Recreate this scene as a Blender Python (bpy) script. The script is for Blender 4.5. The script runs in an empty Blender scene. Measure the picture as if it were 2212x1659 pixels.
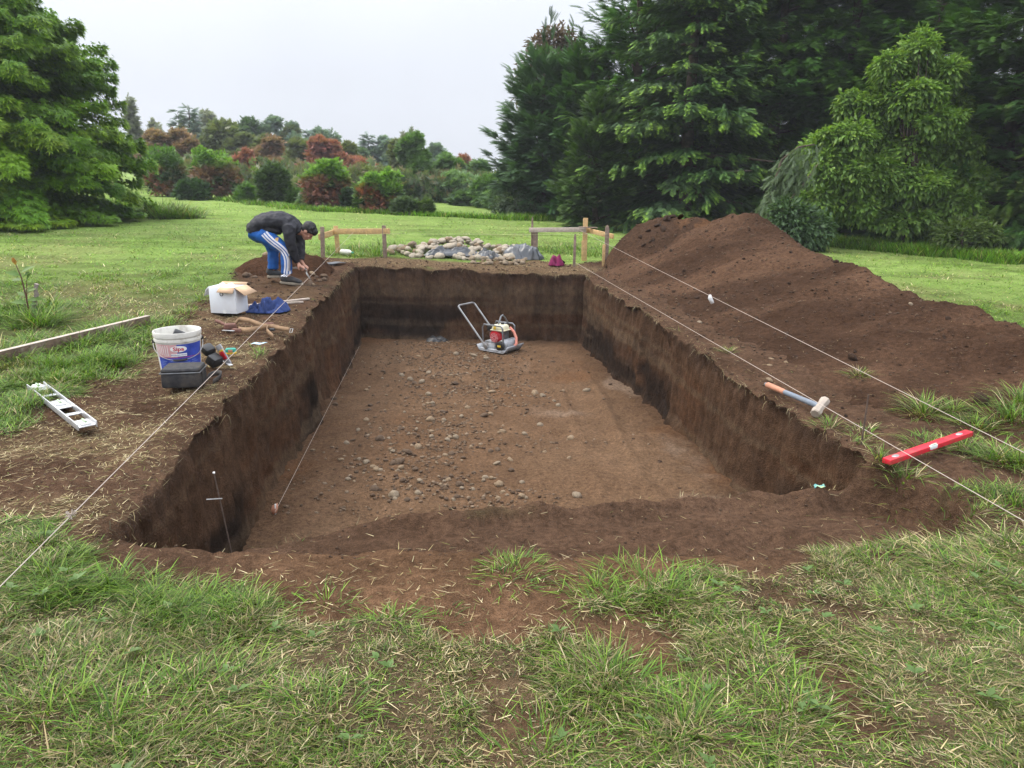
import bpy, bmesh, math, random
import numpy as np
from mathutils import Vector, Matrix, geometry

R = math.radians
scene = bpy.context.scene
COL = scene.collection
rng = np.random.default_rng(7)
random.seed(7)

# ------------------------------------------------------------------ camera
CAM_H, PITCH, F = 1.45, R(15.5), 1661.0          # focal length in units of a 2212 px wide picture
cd = bpy.data.cameras.new('camera'); cam = bpy.data.objects.new('camera', cd); COL.objects.link(cam)
cam.location = (0, 0, CAM_H); cam.rotation_euler = (R(90) - PITCH, 0, 0)
cd.sensor_width = 36.0; cd.lens = 36.0 * F / 2212.0; cd.clip_start = 0.05; cd.clip_end = 2000
scene.camera = cam

# ------------------------------------------------------------------ light: overcast sky, one soft sun from the left
SUN_EL, SUN_AZ = R(48), R(-72)                   # azimuth measured from +y towards +x
w = bpy.data.worlds.new('World'); scene.world = w; w.use_nodes = True
nt = w.node_tree; nt.nodes.clear()
N = nt.nodes.new; L = nt.links.new
out = N('ShaderNodeOutputWorld'); bg = N('ShaderNodeBackground'); bg.inputs['Strength'].default_value = 0.1
sky = N('ShaderNodeTexSky'); sky.sky_type = 'NISHITA'; sky.sun_disc = False
sky.sun_elevation = SUN_EL; sky.sun_rotation = SUN_AZ; sky.dust_density = 4.0
tc = N('ShaderNodeTexCoord'); sep = N('ShaderNodeSeparateXYZ'); L(tc.outputs['Generated'], sep.inputs[0])
mx = N('ShaderNodeMath'); mx.operation = 'MAXIMUM'; mx.inputs[1].default_value = 0.0; L(sep.outputs['Z'], mx.inputs[0])
pw = N('ShaderNodeMath'); pw.operation = 'POWER'; pw.inputs[1].default_value = 1.6; L(mx.outputs[0], pw.inputs[0])
ma = N('ShaderNodeMath'); ma.operation = 'MULTIPLY_ADD'; ma.inputs[1].default_value = 32.0; ma.inputs[2].default_value = 9.0; L(pw.outputs[0], ma.inputs[0])
nz = N('ShaderNodeTexNoise'); nz.inputs['Scale'].default_value = 2.2; nz.inputs['Detail'].default_value = 4; L(tc.outputs['Generated'], nz.inputs['Vector'])
mr = N('ShaderNodeMapRange'); mr.inputs['From Min'].default_value = .3; mr.inputs['From Max'].default_value = .7
mr.inputs['To Min'].default_value = .93; mr.inputs['To Max'].default_value = 1.06; L(nz.outputs['Fac'], mr.inputs['Value'])
mm = N('ShaderNodeMath'); mm.operation = 'MULTIPLY'; L(ma.outputs[0], mm.inputs[0]); L(mr.outputs[0], mm.inputs[1])
cc = N('ShaderNodeVectorMath'); cc.operation = 'SCALE'; cc.inputs[0].default_value = (.912, .952, 1.04); L(mm.outputs[0], cc.inputs['Scale'])
mix = N('ShaderNodeMixRGB'); mix.inputs['Fac'].default_value = 0.93
L(sky.outputs[0], mix.inputs['Color1']); L(cc.outputs[0], mix.inputs['Color2'])
L(mix.outputs[0], bg.inputs['Color']); L(bg.outputs[0], out.inputs['Surface'])
sd = bpy.data.lights.new('sun', 'SUN'); sun = bpy.data.objects.new('sun', sd); COL.objects.link(sun)
sd.energy = 3.0; sd.angle = R(20); sd.color = (1.0, .93, .82)
sdir = Vector((math.sin(SUN_AZ) * math.cos(SUN_EL), math.cos(SUN_AZ) * math.cos(SUN_EL), math.sin(SUN_EL)))
sun.rotation_euler = sdir.to_track_quat('Z', 'Y').to_euler(); sun.location = (-8, -4, 20)
vs = scene.view_settings
vs.view_transform = 'Standard'; vs.look = 'None'; vs.exposure = 0.0; vs.gamma = 1.0; vs.use_curve_mapping = False
cy = scene.cycles
cy.use_denoising = True; cy.denoising_input_passes = 'RGB_ALBEDO_NORMAL'; cy.denoising_prefilter = 'ACCURATE'; cy.max_bounces = 6; cy.diffuse_bounces = 3; cy.glossy_bounces = 2; cy.transmission_bounces = 3; cy.transparent_max_bounces = 4
cy.volume_bounces = 0; cy.caustics_reflective = False; cy.caustics_refractive = False; cy.sample_clamp_indirect = 4.0

# ------------------------------------------------------------------ noise and plan helpers
def _h(ix, iy, s):
    n = (ix.astype(np.int64) * 374761393 + iy.astype(np.int64) * 668265263 + s * 974634777) & 0xffffffff
    n = ((n ^ (n >> 13)) * 1274126177) & 0xffffffff
    return ((n ^ (n >> 16)) & 0xffff) / 65535.0
def vn(x, y, s=0):
    x = np.asarray(x, float); y = np.asarray(y, float)
    ix = np.floor(x); iy = np.floor(y); fx = x - ix; fy = y - iy
    fx = fx * fx * (3 - 2 * fx); fy = fy * fy * (3 - 2 * fy)
    a = _h(ix, iy, s); b = _h(ix + 1, iy, s); c = _h(ix, iy + 1, s); d = _h(ix + 1, iy + 1, s)
    return (a * (1 - fx) + b * fx) * (1 - fy) + (c * (1 - fx) + d * fx) * fy
def fbm(x, y, s=0, o=4):
    t = 0; a = .5; f = 1.0; n = 0
    for k in range(o):
        t = t + a * vn(np.asarray(x) * f + 17.3 * k, np.asarray(y) * f - 9.1 * k, s + k); n += a; a *= .5; f *= 2.03
    return t / n
def sst(a, b, x):
    t = np.clip((np.asarray(x, float) - a) / (b - a), 0, 1); return t * t * (3 - 2 * t)
def sdf(poly, X, Y):
    """signed distance to a plan polygon, negative inside"""
    X = np.asarray(X, float); Y = np.asarray(Y, float); P = np.asarray(poly, float)
    d = np.full(X.shape, 1e9); ins = np.zeros(X.shape, bool); n = len(P)
    for i in range(n):
        ax, ay = P[i]; bx, by = P[(i + 1) % n]
        ex, ey = bx - ax, by - ay
        t = np.clip(((X - ax) * ex + (Y - ay) * ey) / (ex * ex + ey * ey + 1e-12), 0, 1)
        d = np.minimum(d, np.hypot(X - ax - t * ex, Y - ay - t * ey))
        c = (ay > Y) != (by > Y)
        with np.errstate(divide='ignore', invalid='ignore'):
            ins ^= c & (X < ex * (Y - ay) / (ey if ey != 0 else 1e-12) + ax)
    return np.where(ins, -d, d)

# ------------------------------------------------------------------ lie of the land
SHELF = [(-1.64, 2.66), (-1.0, 2.56), (.2, 2.56), (1.2, 2.62), (1.85, 2.78), (2.09, 3.18), (2.06, 3.44), (1.97, 3.62), (1.87, 3.71), (1.80, 3.86), (1.72, 4.4), (-1.4, 4.4), (-1.45, 2.98)]
def z_plane(x, y):
    x = np.asarray(x, float); y = np.asarray(y, float)
    l = np.clip(1.5 - x, 0, None); r = np.clip(x - 1.5, 0, None)
    return .04 * l / (1 + l / 60) - .03 * r / (1 + r / 30)
def z_smooth(x, y):
    d = -sdf(SHELF, x, y)
    steep = .08 + .40 * sst(-1.1, -.5, x) * (1 - sst(1.5, 1.8, x))
    sh = .22 * sst(0, 1, d / steep)
    return z_plane(x, y) - sh
def at(px, py, dz=0.0, hmax=90.0):
    """the point of the ground (lifted by dz) that a picture point of the 2212 wide view looks at"""
    u = (px - 1106.0) / F; v = (829.5 - py) / F
    d = np.array([u, math.cos(PITCH) + v * math.sin(PITCH), -math.sin(PITCH) + v * math.cos(PITCH)])
    lo = None; t = .8
    while t < hmax:
        if CAM_H + t * d[2] < float(z_smooth(t * d[0], t * d[1])) + dz:
            a, b = t / 1.03, t
            for _ in range(30):
                m = .5 * (a + b)
                if CAM_H + m * d[2] < float(z_smooth(m * d[0], m * d[1])) + dz: b = m
                else: a = m
            return Vector((b * d[0], b * d[1], CAM_H + b * d[2]))
        t *= 1.03
    t = hmax; return Vector((t * d[0], t * d[1], CAM_H + t * d[2]))
def on_y(px, py, y):
    """the point at forward distance y on a picture point's line of sight"""
    u = (px - 1106.0) / F; v = (829.5 - py) / F
    t = y / (math.cos(PITCH) + v * math.sin(PITCH))
    return Vector((t * u, y, CAM_H + t * (-math.sin(PITCH) + v * math.cos(PITCH))))
def ppm(p): return F / (p[1] * math.cos(PITCH) - (p[2] - CAM_H) * math.sin(PITCH))   # 2212-wide pixels per metre at p
def plan(pts): return [tuple(at(*p)[:2]) for p in pts]

# ------------------------------------------------------------------ materials
def new_mat(name):
    m = bpy.data.materials.new(name); m.use_nodes = True
    b = m.node_tree.nodes['Principled BSDF']; return m, m.node_tree, b
def mat(name, color, rough=.7, metal=0.0, var=.25, scale=18.0, bump=.0, bscale=60.0, spec=.3, dirt=None, dirt_amt=.45, dscale=6.0, coat=0.0):
    """procedural material: base colour with fractal wear, optional dirt patches and bump"""
    m, t, b = new_mat(name); n = t.nodes.new; l = t.links.new
    tcn = n('ShaderNodeTexCoord')
    a = n('ShaderNodeTexNoise'); a.inputs['Scale'].default_value = scale; a.inputs['Detail'].default_value = 6; l(tcn.outputs['Object'], a.inputs['Vector'])
    r = n('ShaderNodeMapRange'); r.inputs['From Min'].default_value = .3; r.inputs['From Max'].default_value = .7
    r.inputs['To Min'].default_value = 1 - var; r.inputs['To Max'].default_value = 1 + var; l(a.outputs['Fac'], r.inputs['Value'])
    s = n('ShaderNodeVectorMath'); s.operation = 'SCALE'; s.inputs[0].default_value = color[:3]; l(r.outputs[0], s.inputs['Scale'])
    last = s.outputs[0]
    if dirt:
        d = n('ShaderNodeTexNoise'); d.inputs['Scale'].default_value = dscale; d.inputs['Detail'].default_value = 8; d.inputs['Roughness'].default_value = .7
        l(tcn.outputs['Object'], d.inputs['Vector'])
        q = n('ShaderNodeMapRange'); q.inputs['From Min'].default_value = .48; q.inputs['From Max'].default_value = .68
        q.inputs['To Max'].default_value = dirt_amt; l(d.outputs['Fac'], q.inputs['Value'])
        x = n('ShaderNodeMixRGB'); x.inputs['Color2'].default_value = (*dirt, 1); l(q.outputs[0], x.inputs['Fac']); l(last, x.inputs['Color1']); last = x.outputs[0]
    l(last, b.inputs['Base Color'])
    b.inputs['Roughness'].default_value = rough; b.inputs['Metallic'].default_value = metal; b.inputs['Specular IOR Level'].default_value = spec
    if coat: b.inputs['Coat Weight'].default_value = coat
    if bump:
        bn = n('ShaderNodeTexNoise'); bn.inputs['Scale'].default_value = bscale; bn.inputs['Detail'].default_value = 5; l(tcn.outputs['Object'], bn.inputs['Vector'])
        bp = n('ShaderNodeBump'); bp.inputs['Strength'].default_value = bump; bp.inputs['Distance'].default_value = .01
        l(bn.outputs['Fac'], bp.inputs['Height']); l(bp.outputs[0], b.inputs['Normal'])
    return m
def mat_leaf(name, trans=.35, rough=.55):
    m, t, b = new_mat(name); n = t.nodes.new; l = t.links.new
    a = n('ShaderNodeVertexColor'); a.layer_name = 'col'
    l(a.outputs['Color'], b.inputs['Base Color']); b.inputs['Roughness'].default_value = rough; b.inputs['Specular IOR Level'].default_value = .25
    tr = n('ShaderNodeBsdfTranslucent'); sc = n('ShaderNodeVectorMath'); sc.operation = 'MULTIPLY'; sc.inputs[1].default_value = (1.15, 1.25, .6)
    l(a.outputs['Color'], sc.inputs[0]); l(sc.outputs[0], tr.inputs['Color'])
    mxs = n('ShaderNodeMixShader'); mxs.inputs['Fac'].default_value = trans
    o = t.nodes['Material Output']; l(b.outputs[0], mxs.inputs[1]); l(tr.outputs[0], mxs.inputs[2]); l(mxs.outputs[0], o.inputs['Surface'])
    return m
def mat_soil(name, bump=.9, fine=170.0, lump=28.0, strx=1.0, con=1.0):
    """soil: vertex colour times grain, with crumb bump; world-sized object coordinates"""
    m, t, b = new_mat(name); n = t.nodes.new; l = t.links.new
    a = n('ShaderNodeVertexColor'); a.layer_name = 'col'
    tcn = n('ShaderNodeTexCoord'); mpn = n('ShaderNodeMapping'); mpn.inputs['Scale'].default_value = (1, 1, strx); l(tcn.outputs['Object'], mpn.inputs['Vector'])
    n1 = n('ShaderNodeTexNoise'); n1.inputs['Scale'].default_value = lump; n1.inputs['Detail'].default_value = 7; n1.inputs['Roughness'].default_value = .65; l(mpn.outputs[0], n1.inputs['Vector'])
    n2 = n('ShaderNodeTexNoise'); n2.inputs['Scale'].default_value = fine; n2.inputs['Detail'].default_value = 3; l(tcn.outputs['Object'], n2.inputs['Vector'])
    r1 = n('ShaderNodeMapRange'); r1.inputs['From Min'].default_value = .3; r1.inputs['From Max'].default_value = .7; r1.inputs['To Min'].default_value = 1 - .40 * con; r1.inputs['To Max'].default_value = 1 + .42 * con; l(n1.outputs['Fac'], r1.inputs['Value'])
    r2 = n('ShaderNodeMapRange'); r2.inputs['From Min'].default_value = .3; r2.inputs['From Max'].default_value = .7; r2.inputs['To Min'].default_value = .7; r2.inputs['To Max'].default_value = 1.35; l(n2.outputs['Fac'], r2.inputs['Value'])
    q = n('ShaderNodeMath'); q.operation = 'MULTIPLY'; l(r1.outputs[0], q.inputs[0]); l(r2.outputs[0], q.inputs[1])
    s = n('ShaderNodeVectorMath'); s.operation = 'SCALE'; l(a.outputs['Color'], s.inputs[0]); l(q.outputs[0], s.inputs['Scale'])
    l(s.outputs[0], b.inputs['Base Color']); b.inputs['Roughness'].default_value = 1.0; b.inputs['Specular IOR Level'].default_value = .02
    ad = n('ShaderNodeMath'); ad.operation = 'MULTIPLY_ADD'; ad.inputs[1].default_value = .35; l(n2.outputs['Fac'], ad.inputs[0]); l(n1.outputs['Fac'], ad.inputs[2])
    bp = n('ShaderNodeBump'); bp.inputs['Strength'].default_value = bump; bp.inputs['Distance'].default_value = .03
    l(ad.outputs[0], bp.inputs['Height']); l(bp.outputs[0], b.inputs['Normal'])
    return m
M = {}

# ------------------------------------------------------------------ object helpers
def tag(o, label=None, cat=None, group=None, kind=None):
    if label: o['label'] = label
    if cat: o['category'] = cat
    if group: o['group'] = group
    if kind: o['kind'] = kind
    return o
def empty(name, loc=(0, 0, 0), rz=0.0, label=None, cat=None, group=None, rot=None, sc=1.0):
    o = bpy.data.objects.new(name, None); COL.objects.link(o); o.location = loc
    o.rotation_euler = rot if rot else (0, 0, rz); o.scale = (sc, sc, sc); o.empty_display_size = .1
    return tag(o, label, cat, group)
def link(name, me, m=None, parent=None, smooth=True):
    o = bpy.data.objects.new(name, me); COL.objects.link(o)
    if m is not None: me.materials.append(m)
    if parent: o.parent = parent
    if smooth: me.shade_smooth()
    return o
def np_mesh(name, V, Fc, col=None):
    """V (n,3); Fc (m,k) equal-sized faces"""
    V = np.ascontiguousarray(V, np.float32); Fc = np.ascontiguousarray(Fc, np.int32)
    me = bpy.data.meshes.new(name); nf, k = Fc.shape
    me.vertices.add(len(V)); me.vertices.foreach_set('co', V.ravel())
    me.loops.add(nf * k); me.loops.foreach_set('vertex_index', Fc.ravel())
    me.polygons.add(nf); me.polygons.foreach_set('loop_start', np.arange(0, nf * k, k, dtype=np.int32))
    me.update(calc_edges=True)
    if col is not None:
        a = me.color_attributes.new('col', 'FLOAT_COLOR', 'POINT')
        c = np.ones((len(V), 4), np.float32); c[:, :3] = np.clip(col, 0, 1); a.data.foreach_set('color', c.ravel())
    return me
class MB:
    """collects shapes for one mesh object"""
    def __init__(s): s.v = []; s.f = []
    def add(s, v, f):
        o = len(s.v); s.v += [tuple(p) for p in v]; s.f += [tuple(i + o for i in q) for q in f]; return s
    def box(s, c, d, rot=None, taper=1.0, bev=0.0):
        """box with chamfered edges"""
        x, y, z = d[0] / 2, d[1] / 2, d[2] / 2
        bm = bmesh.new(); r = bmesh.ops.create_cube(bm, size=1.0)
        for v in bm.verts:
            k = taper if v.co.z > 0 else 1.0
            v.co = Vector((v.co.x * d[0] * k, v.co.y * d[1] * k, v.co.z * d[2]))
        if bev > 0: bmesh.ops.bevel(bm, geom=list(bm.edges), offset=bev, segments=2, affect='EDGES', profile=.5)
        M4 = Matrix.Translation(c) @ (rot.to_4x4() if rot is not None else Matrix())
        return s.bm(bm, M4)
    def bm(s, bm, M4=None):
        bm.verts.index_update()
        vs_ = [(M4 @ v.co if M4 is not None else v.co.copy()) for v in bm.verts]
        s.add(vs_, [[v.index for v in f.verts] for f in bm.faces]); bm.free(); return s
    def tube(s, pts, r, n=8, cap=True, closed=False):
        pts = [Vector(p) for p in pts]; rr = r if hasattr(r, '__len__') else [r] * len(pts)
        o = len(s.v); k = len(pts); up = None
        for i, p in enumerate(pts):
            a = pts[(i - 1) % k] if (closed or i > 0) else p; b = pts[(i + 1) % k] if (closed or i < k - 1) else p
            t = (b - a).normalized() if (b - a).length > 1e-9 else Vector((0, 0, 1))
            if up is None:
                up = Vector((0, 0, 1)) if abs(t.z) < .9 else Vector((1, 0, 0))
            sx = t.cross(up); sx = sx.normalized() if sx.length > 1e-6 else t.orthogonal().normalized()
            up = sx.cross(t).normalized()
            for j in range(n):
                q = 2 * math.pi * j / n
                s.v.append(tuple(p + sx * (rr[i] * math.cos(q)) + up * (rr[i] * math.sin(q))))
        for i in range(k if closed else k - 1):
            for j in range(n):
                a = o + i * n + j; b = o + i * n + (j + 1) % n; c = o + ((i + 1) % k) * n + (j + 1) % n; d = o + ((i + 1) % k) * n + j
                s.f.append((a, b, c, d))
        if cap and not closed:
            s.f.append(tuple(o + j for j in range(n))[::-1]); s.f.append(tuple(o + (k - 1) * n + j for j in range(n)))
        return s
    def lathe(s, prof, n=32, M4=None, a0=0.0, a1=2 * math.pi):
        o = len(s.v); full = abs(a1 - a0 - 2 * math.pi) < 1e-6; m = n if full else n + 1
        for (r, z) in prof:
            for j in range(m):
                q = a0 + (a1 - a0) * j / n; p = Vector((r * math.cos(q), r * math.sin(q), z))
                s.v.append(tuple(M4 @ p if M4 is not None else p))
        for i in range(len(prof) - 1):
            for j in range(n):
                a = o + i * m + j; b = o + i * m + (j + 1) % m
                s.f.append((a, b, b + m, a + m))
        return s
    def sheet(s, P, thick=0.0):
        """P: grid [rows][cols] of points; optional thickness along -z-ish normal"""
        P = [[Vector(q) for q in row] for row in P]; r, c = len(P), len(P[0]); o = len(s.v)
        for row in P:
            for q in row: s.v.append(tuple(q))
        for i in range(r - 1):
            for j in range(c - 1): s.f.append((o + i * c + j, o + i * c + j + 1, o + (i + 1) * c + j + 1, o + (i + 1) * c + j))
        return s
    def build(s, name, m=None, parent=None, smooth=True, sharp=35, solid=0.0, sub=0):
        me = bpy.data.meshes.new(name); me.from_pydata(s.v, [], s.f); me.update()
        o = link(name, me, m, parent, smooth)
        if smooth and sharp: me.set_sharp_from_angle(angle=R(sharp))
        if solid:
            md = o.modifiers.new('solid', 'SOLIDIFY'); md.thickness = solid; md.offset = 0
        if sub:
            md = o.modifiers.new('sub', 'SUBSURF'); md.levels = sub; md.render_levels = sub
        return o
def rotm(rx=0, ry=0, rz=0):
    return (Matrix.Rotation(rz, 3, 'Z') @ Matrix.Rotation(ry, 3, 'Y') @ Matrix.Rotation(rx, 3, 'X'))
def skin(name, V, E, rad, m, parent, sub=2, root=0):
    me = bpy.data.meshes.new(name); me.from_pydata([tuple(v) for v in V], E, []); me.update()
    o = link(name, me, m, parent, False)
    md = o.modifiers.new('skin', 'SKIN'); md.use_smooth_shade = True
    for i, sv in enumerate(me.skin_vertices[0].data):
        r = rad[i]; sv.radius = (r, r) if not hasattr(r, '__len__') else r; sv.use_root = (i == root)
    s2 = o.modifiers.new('sub', 'SUBSURF'); s2.levels = sub; s2.render_levels = sub
    return o
def children_of(o): return [c for c in bpy.data.objects if c.parent == o]
# ================================================================== GROUND AND PIT
LN = tuple(at(250, 1128)[:2]); RF = tuple(at(1266, 591)[:2]); LF = tuple(at(769, 568)[:2])
NEAR = plan([(285, 1168), (400, 1175), (500, 1176), (590, 1168), (660, 1146), (740, 1126), (900, 1114), (1150, 1099), (1400, 1080), (1600, 1062), (1740, 1052), (1815, 1046)])
RN = (1.865, 3.76)
PIT = [LN] + NEAR + [RN, RF, LF]
def rim_points():
    P = []
    for i in range(len(PIT)):
        a = np.array(PIT[i]); b = np.array(PIT[(i + 1) % len(PIT)]); ln = np.linalg.norm(b - a)
        dist = .5 * (a[1] + b[1]); n = max(2, int(ln / .03))
        side = np.array([-(b - a)[1], (b - a)[0]]) / ln
        for k in range(n):
            t = k / n; p = a + (b - a) * t
            e = min(1, 6 * t * ln, 6 * (1 - t) * ln) if ln > .6 else .5
            q = (vn(p[0] * 1.6 + 5, p[1] * 1.6, 3) - .5) * .06 + (vn(p[0] * 7, p[1] * 7, 4) - .5) * .045 + (vn(p[0] * 25, p[1] * 25, 6) - .5) * .022
            P.append(p + side * q * e)
    return np.array(P)
RIM = rim_points()

SOIL_LEFT = plan([(-420, 1150), (-420, 985), (0, 940), (110, 885), (225, 815), (300, 772), (345, 724), (440, 655), (505, 612), (520, 580), (590, 560), (690, 556), (775, 562)]) + [tuple(p) for p in (LF, LN)] + plan([(192, 1192), (120, 1150), (0, 1128)])
SOIL_FAR = plan([(690, 566), (840, 556), (1000, 566), (1170, 566), (1240, 572), (1310, 580)]) + [RF, LF]
SOIL_FRONT = plan([(150, 1243), (300, 1268), (600, 1275), (660, 1318), (860, 1330), (960, 1400), (1150, 1420), (1230, 1340), (1330, 1285), (1500, 1245), (1660, 1215), (1900, 1200), (2050, 1165), (2030, 1085), (2212, 1020), (2500, 960)]) + [(4.6, 4.2)] + [RN] + NEAR[::-1] + [LN]
SOIL_HEAP = [RN, RF, (.75, 11.7), (1.2, 12.6), (2.0, 13.2), (3.4, 13.0), (4.2, 11.5), (4.5, 9.6), (4.9, 8), (5.4, 6.5), (5.9, 5), (5.4, 4.2), (3.6, 3.9), (2.4, 3.4)]
def grassiness(x, y):
    """1 on the lawn, 0 on bare soil, ragged in between"""
    x = np.asarray(x, float); y = np.asarray(y, float)
    d = np.minimum.reduce([sdf(SOIL_LEFT, x, y), sdf(SOIL_FRONT, x, y), sdf(SOIL_HEAP, x, y), sdf(SOIL_FAR, x, y), sdf(PIT, x, y) - .16])
    d = d + (fbm(x * 3.2, y * 3.2, 11, 4) - .5) * .34
    g = sst(-.05, .10, d)
    bare = fbm(x * 1.9 + 3, y * 1.9, 21, 4)                      # trodden patches in the near turf
    nearm = sst(3.4, 2.6, y) + sst(1.9, 2.6, x) * sst(7, 4, y)
    return g * (1 - .92 * np.clip(nearm, 0, 1) * sst(.60, .72, bare))
def dryness(x, y):
    d = fbm(np.asarray(x) * 1.1 + 40, np.asarray(y) * 1.1, 31, 4)
    k = sst(.46, .70, d + .10 * sst(-1.2, .4, x) * sst(4, 2.5, y))
    far = sst(9, 16, y)
    return np.clip(k * (1 - .55 * far), 0, 1)
def zg(x, y):
    x = np.asarray(x, float); y = np.asarray(y, float)
    z = z_smooth(x, y); g = grassiness(x, y)
    z = z + (fbm(x * .8, y * .8, 41, 3) - .5) * .05
    z = z + (1 - g) * ((fbm(x * 4.5, y * 4.5, 42, 3) - .5) * .075 + (fbm(x * 17, y * 17, 43, 3) - .5) * .035) + g * (fbm(x * 7, y * 7, 44, 3) - .5) * .03
    z = z + .028 * g * sst(9, 6, y)                                # turf stands proud of the stripped soil
    # crumbled lip of the step at the near end, and trodden dents in the bank
    d = sdf(PIT, x, y); nearm = sst(4.5, 3.9, y) * sst(-1.0, -.3, x)
    z = z + nearm * .045 * np.exp(-((d - .05) / .045) ** 2) * (.3 + 1.2 * fbm(x * 7, y * 7, 45, 3)) - nearm * .025 * np.exp(-((d - .17) / .07) ** 2)
    z = z + nearm * .022 * np.exp(-((d - .42 - .1 * vn(x * 2, y * 2, 5)) / .06) ** 2)
    z = z - .030 * np.exp(-np.clip(d, 0, None) / .045) * (.5 + fbm(x * 9, y * 9, 46, 3))
    for (hx, hy, hr, hd) in DENTS: z = z - hd * np.exp(-(((x - hx) / hr) ** 2 + ((y - hy) / (hr * .7)) ** 2))
    return z
DENTS = [(*at(318, 876)[:2], .10, .05), (*at(128, 972)[:2], .09, .05), (*at(1430, 1455)[:2], .07, .04)]
def straw_amt(x, y):
    """how thickly dry clippings lie on stripped soil"""
    l = sst(.12, -.35, sdf(SOIL_LEFT, x, y)) ; f = sst(.1, -.1, sdf(SOIL_FAR, x, y))
    k = fbm(np.asarray(x) * 2.2, np.asarray(y) * 2.2, 51, 4)
    return np.clip(np.maximum(l * sst(.38, .62, k) * sst(10, 7.5, y), f) + .12, 0, 1)
def ground_col(x, y):
    x = np.asarray(x, float); y = np.asarray(y, float)
    g = grassiness(x, y)[:, None]; k = fbm(x * 1.7, y * 1.7, 61, 4)[:, None]; k2 = fbm(x * 6, y * 6, 62, 3)[:, None]
    soil = np.array([.058, .034, .022]) * (1 - k) + np.array([.105, .066, .045]) * k
    soil = soil * (.72 + .6 * k2)
    fr = (sst(3.0, 2.75, y) * sst(-1.3, -.6, x) * sst(1.2, .6, x))[:, None]       # sandy reddish patch before the step
    soil = soil * (1 - fr) + (np.array([.125, .075, .045]) * (.6 + .8 * k2)) * fr
    st = (straw_amt(x, y) * .6)[:, None]
    soil = soil * (1 - st) + np.array([.17, .125, .075]) * (.7 + .6 * k2) * st
    far = sst(4, 13, y)[:, None]; D = dryness(x, y)[:, None]
    k3 = fbm(x * .35, y * .9, 63, 4)[:, None]
    lawn = np.array([.130, .205, .042]) * (1 - k3) + np.array([.225, .300, .085]) * k3
    k4 = (sst(.50, .64, fbm(x * .8 + y * .25, y * 2.2 - x * .3, 64, 4)) * sst(6, 9, y) * sst(26, 17, y))[:, None]; lawn = lawn * (1 - .32 * k4) * (.9 + .2 * k2)
    lawn = lawn * (1 - .5 * D) + np.array([.17, .17, .07]) * .5 * D
    turf = np.array([.040, .046, .018]) * (.6 + .8 * k2) * (1 - D) + np.array([.085, .060, .034]) * (.6 + .8 * k2) * D
    gr = turf * (1 - far) + lawn * far * (.86 + .28 * k2)
    return soil * np.array([.82, .76, .71]) * (1 - g) + gr * g

def build_ground():
    pts = [tuple(p) for p in RIM]; nb = len(pts)
    def rings(r0, r1, f, a0, a1):
        o = []; r = r0; k = 0
        while r < r1:
            s = f(r); n = max(6, int((a1 - a0) * r / s))
            for j in range(n + 1):
                a = a0 + (a1 - a0) * (j + .5 * (k % 2)) / n
                o.append((r * math.sin(a) + s * .25 * (random.random() - .5), r * math.cos(a) + s * .25 * (random.random() - .5)))
            r += s; k += 1
        return o
    C = rings(1.0, 46, lambda r: max(.026, .0085 * r), R(-46), R(46))
    C += rings(.3, 46, lambda r: max(.35, .12 * r), R(48), R(312))
    C += rings(47, 210, lambda r: .09 * r, R(-180), R(180))
    C = np.array(C); d = sdf(PIT, C[:, 0], C[:, 1])
    dr = np.full(len(C), 9.0)                                      # keep clear of the exact rim
    near = np.abs(d) < .12
    dr[near] = np.min(np.hypot(C[near, 0][:, None] - RIM[:, 0], C[near, 1][:, None] - RIM[:, 1]), axis=1)
    C = C[(d > -.05) & (dr > .02)]
    C = C[sdf(RIM, C[:, 0], C[:, 1]) > .008]
    allp = [Vector(p) for p in pts] + [Vector(p) for p in C]
    ed = [(i, (i + 1) % nb) for i in range(nb)]
    v, e, f, *_ = geometry.delaunay_2d_cdt(allp, ed, [], 0, 1e-5)
    V = np.array([tuple(p) for p in v]); Fc = np.array([t for t in f if len(t) == 3])
    cen = V[Fc].mean(1); Fc = Fc[sdf(RIM, cen[:, 0], cen[:, 1]) > 0]
    Z = zg(V[:, 0], V[:, 1])
    me = np_mesh('ground', np.column_stack([V, Z]), Fc, ground_col(V[:, 0], V[:, 1]))
    M['soil'] = mat_soil('soil_and_turf')
    return tag(link('ground', me, M['soil']), kind='structure')
ground = build_ground()

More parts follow.
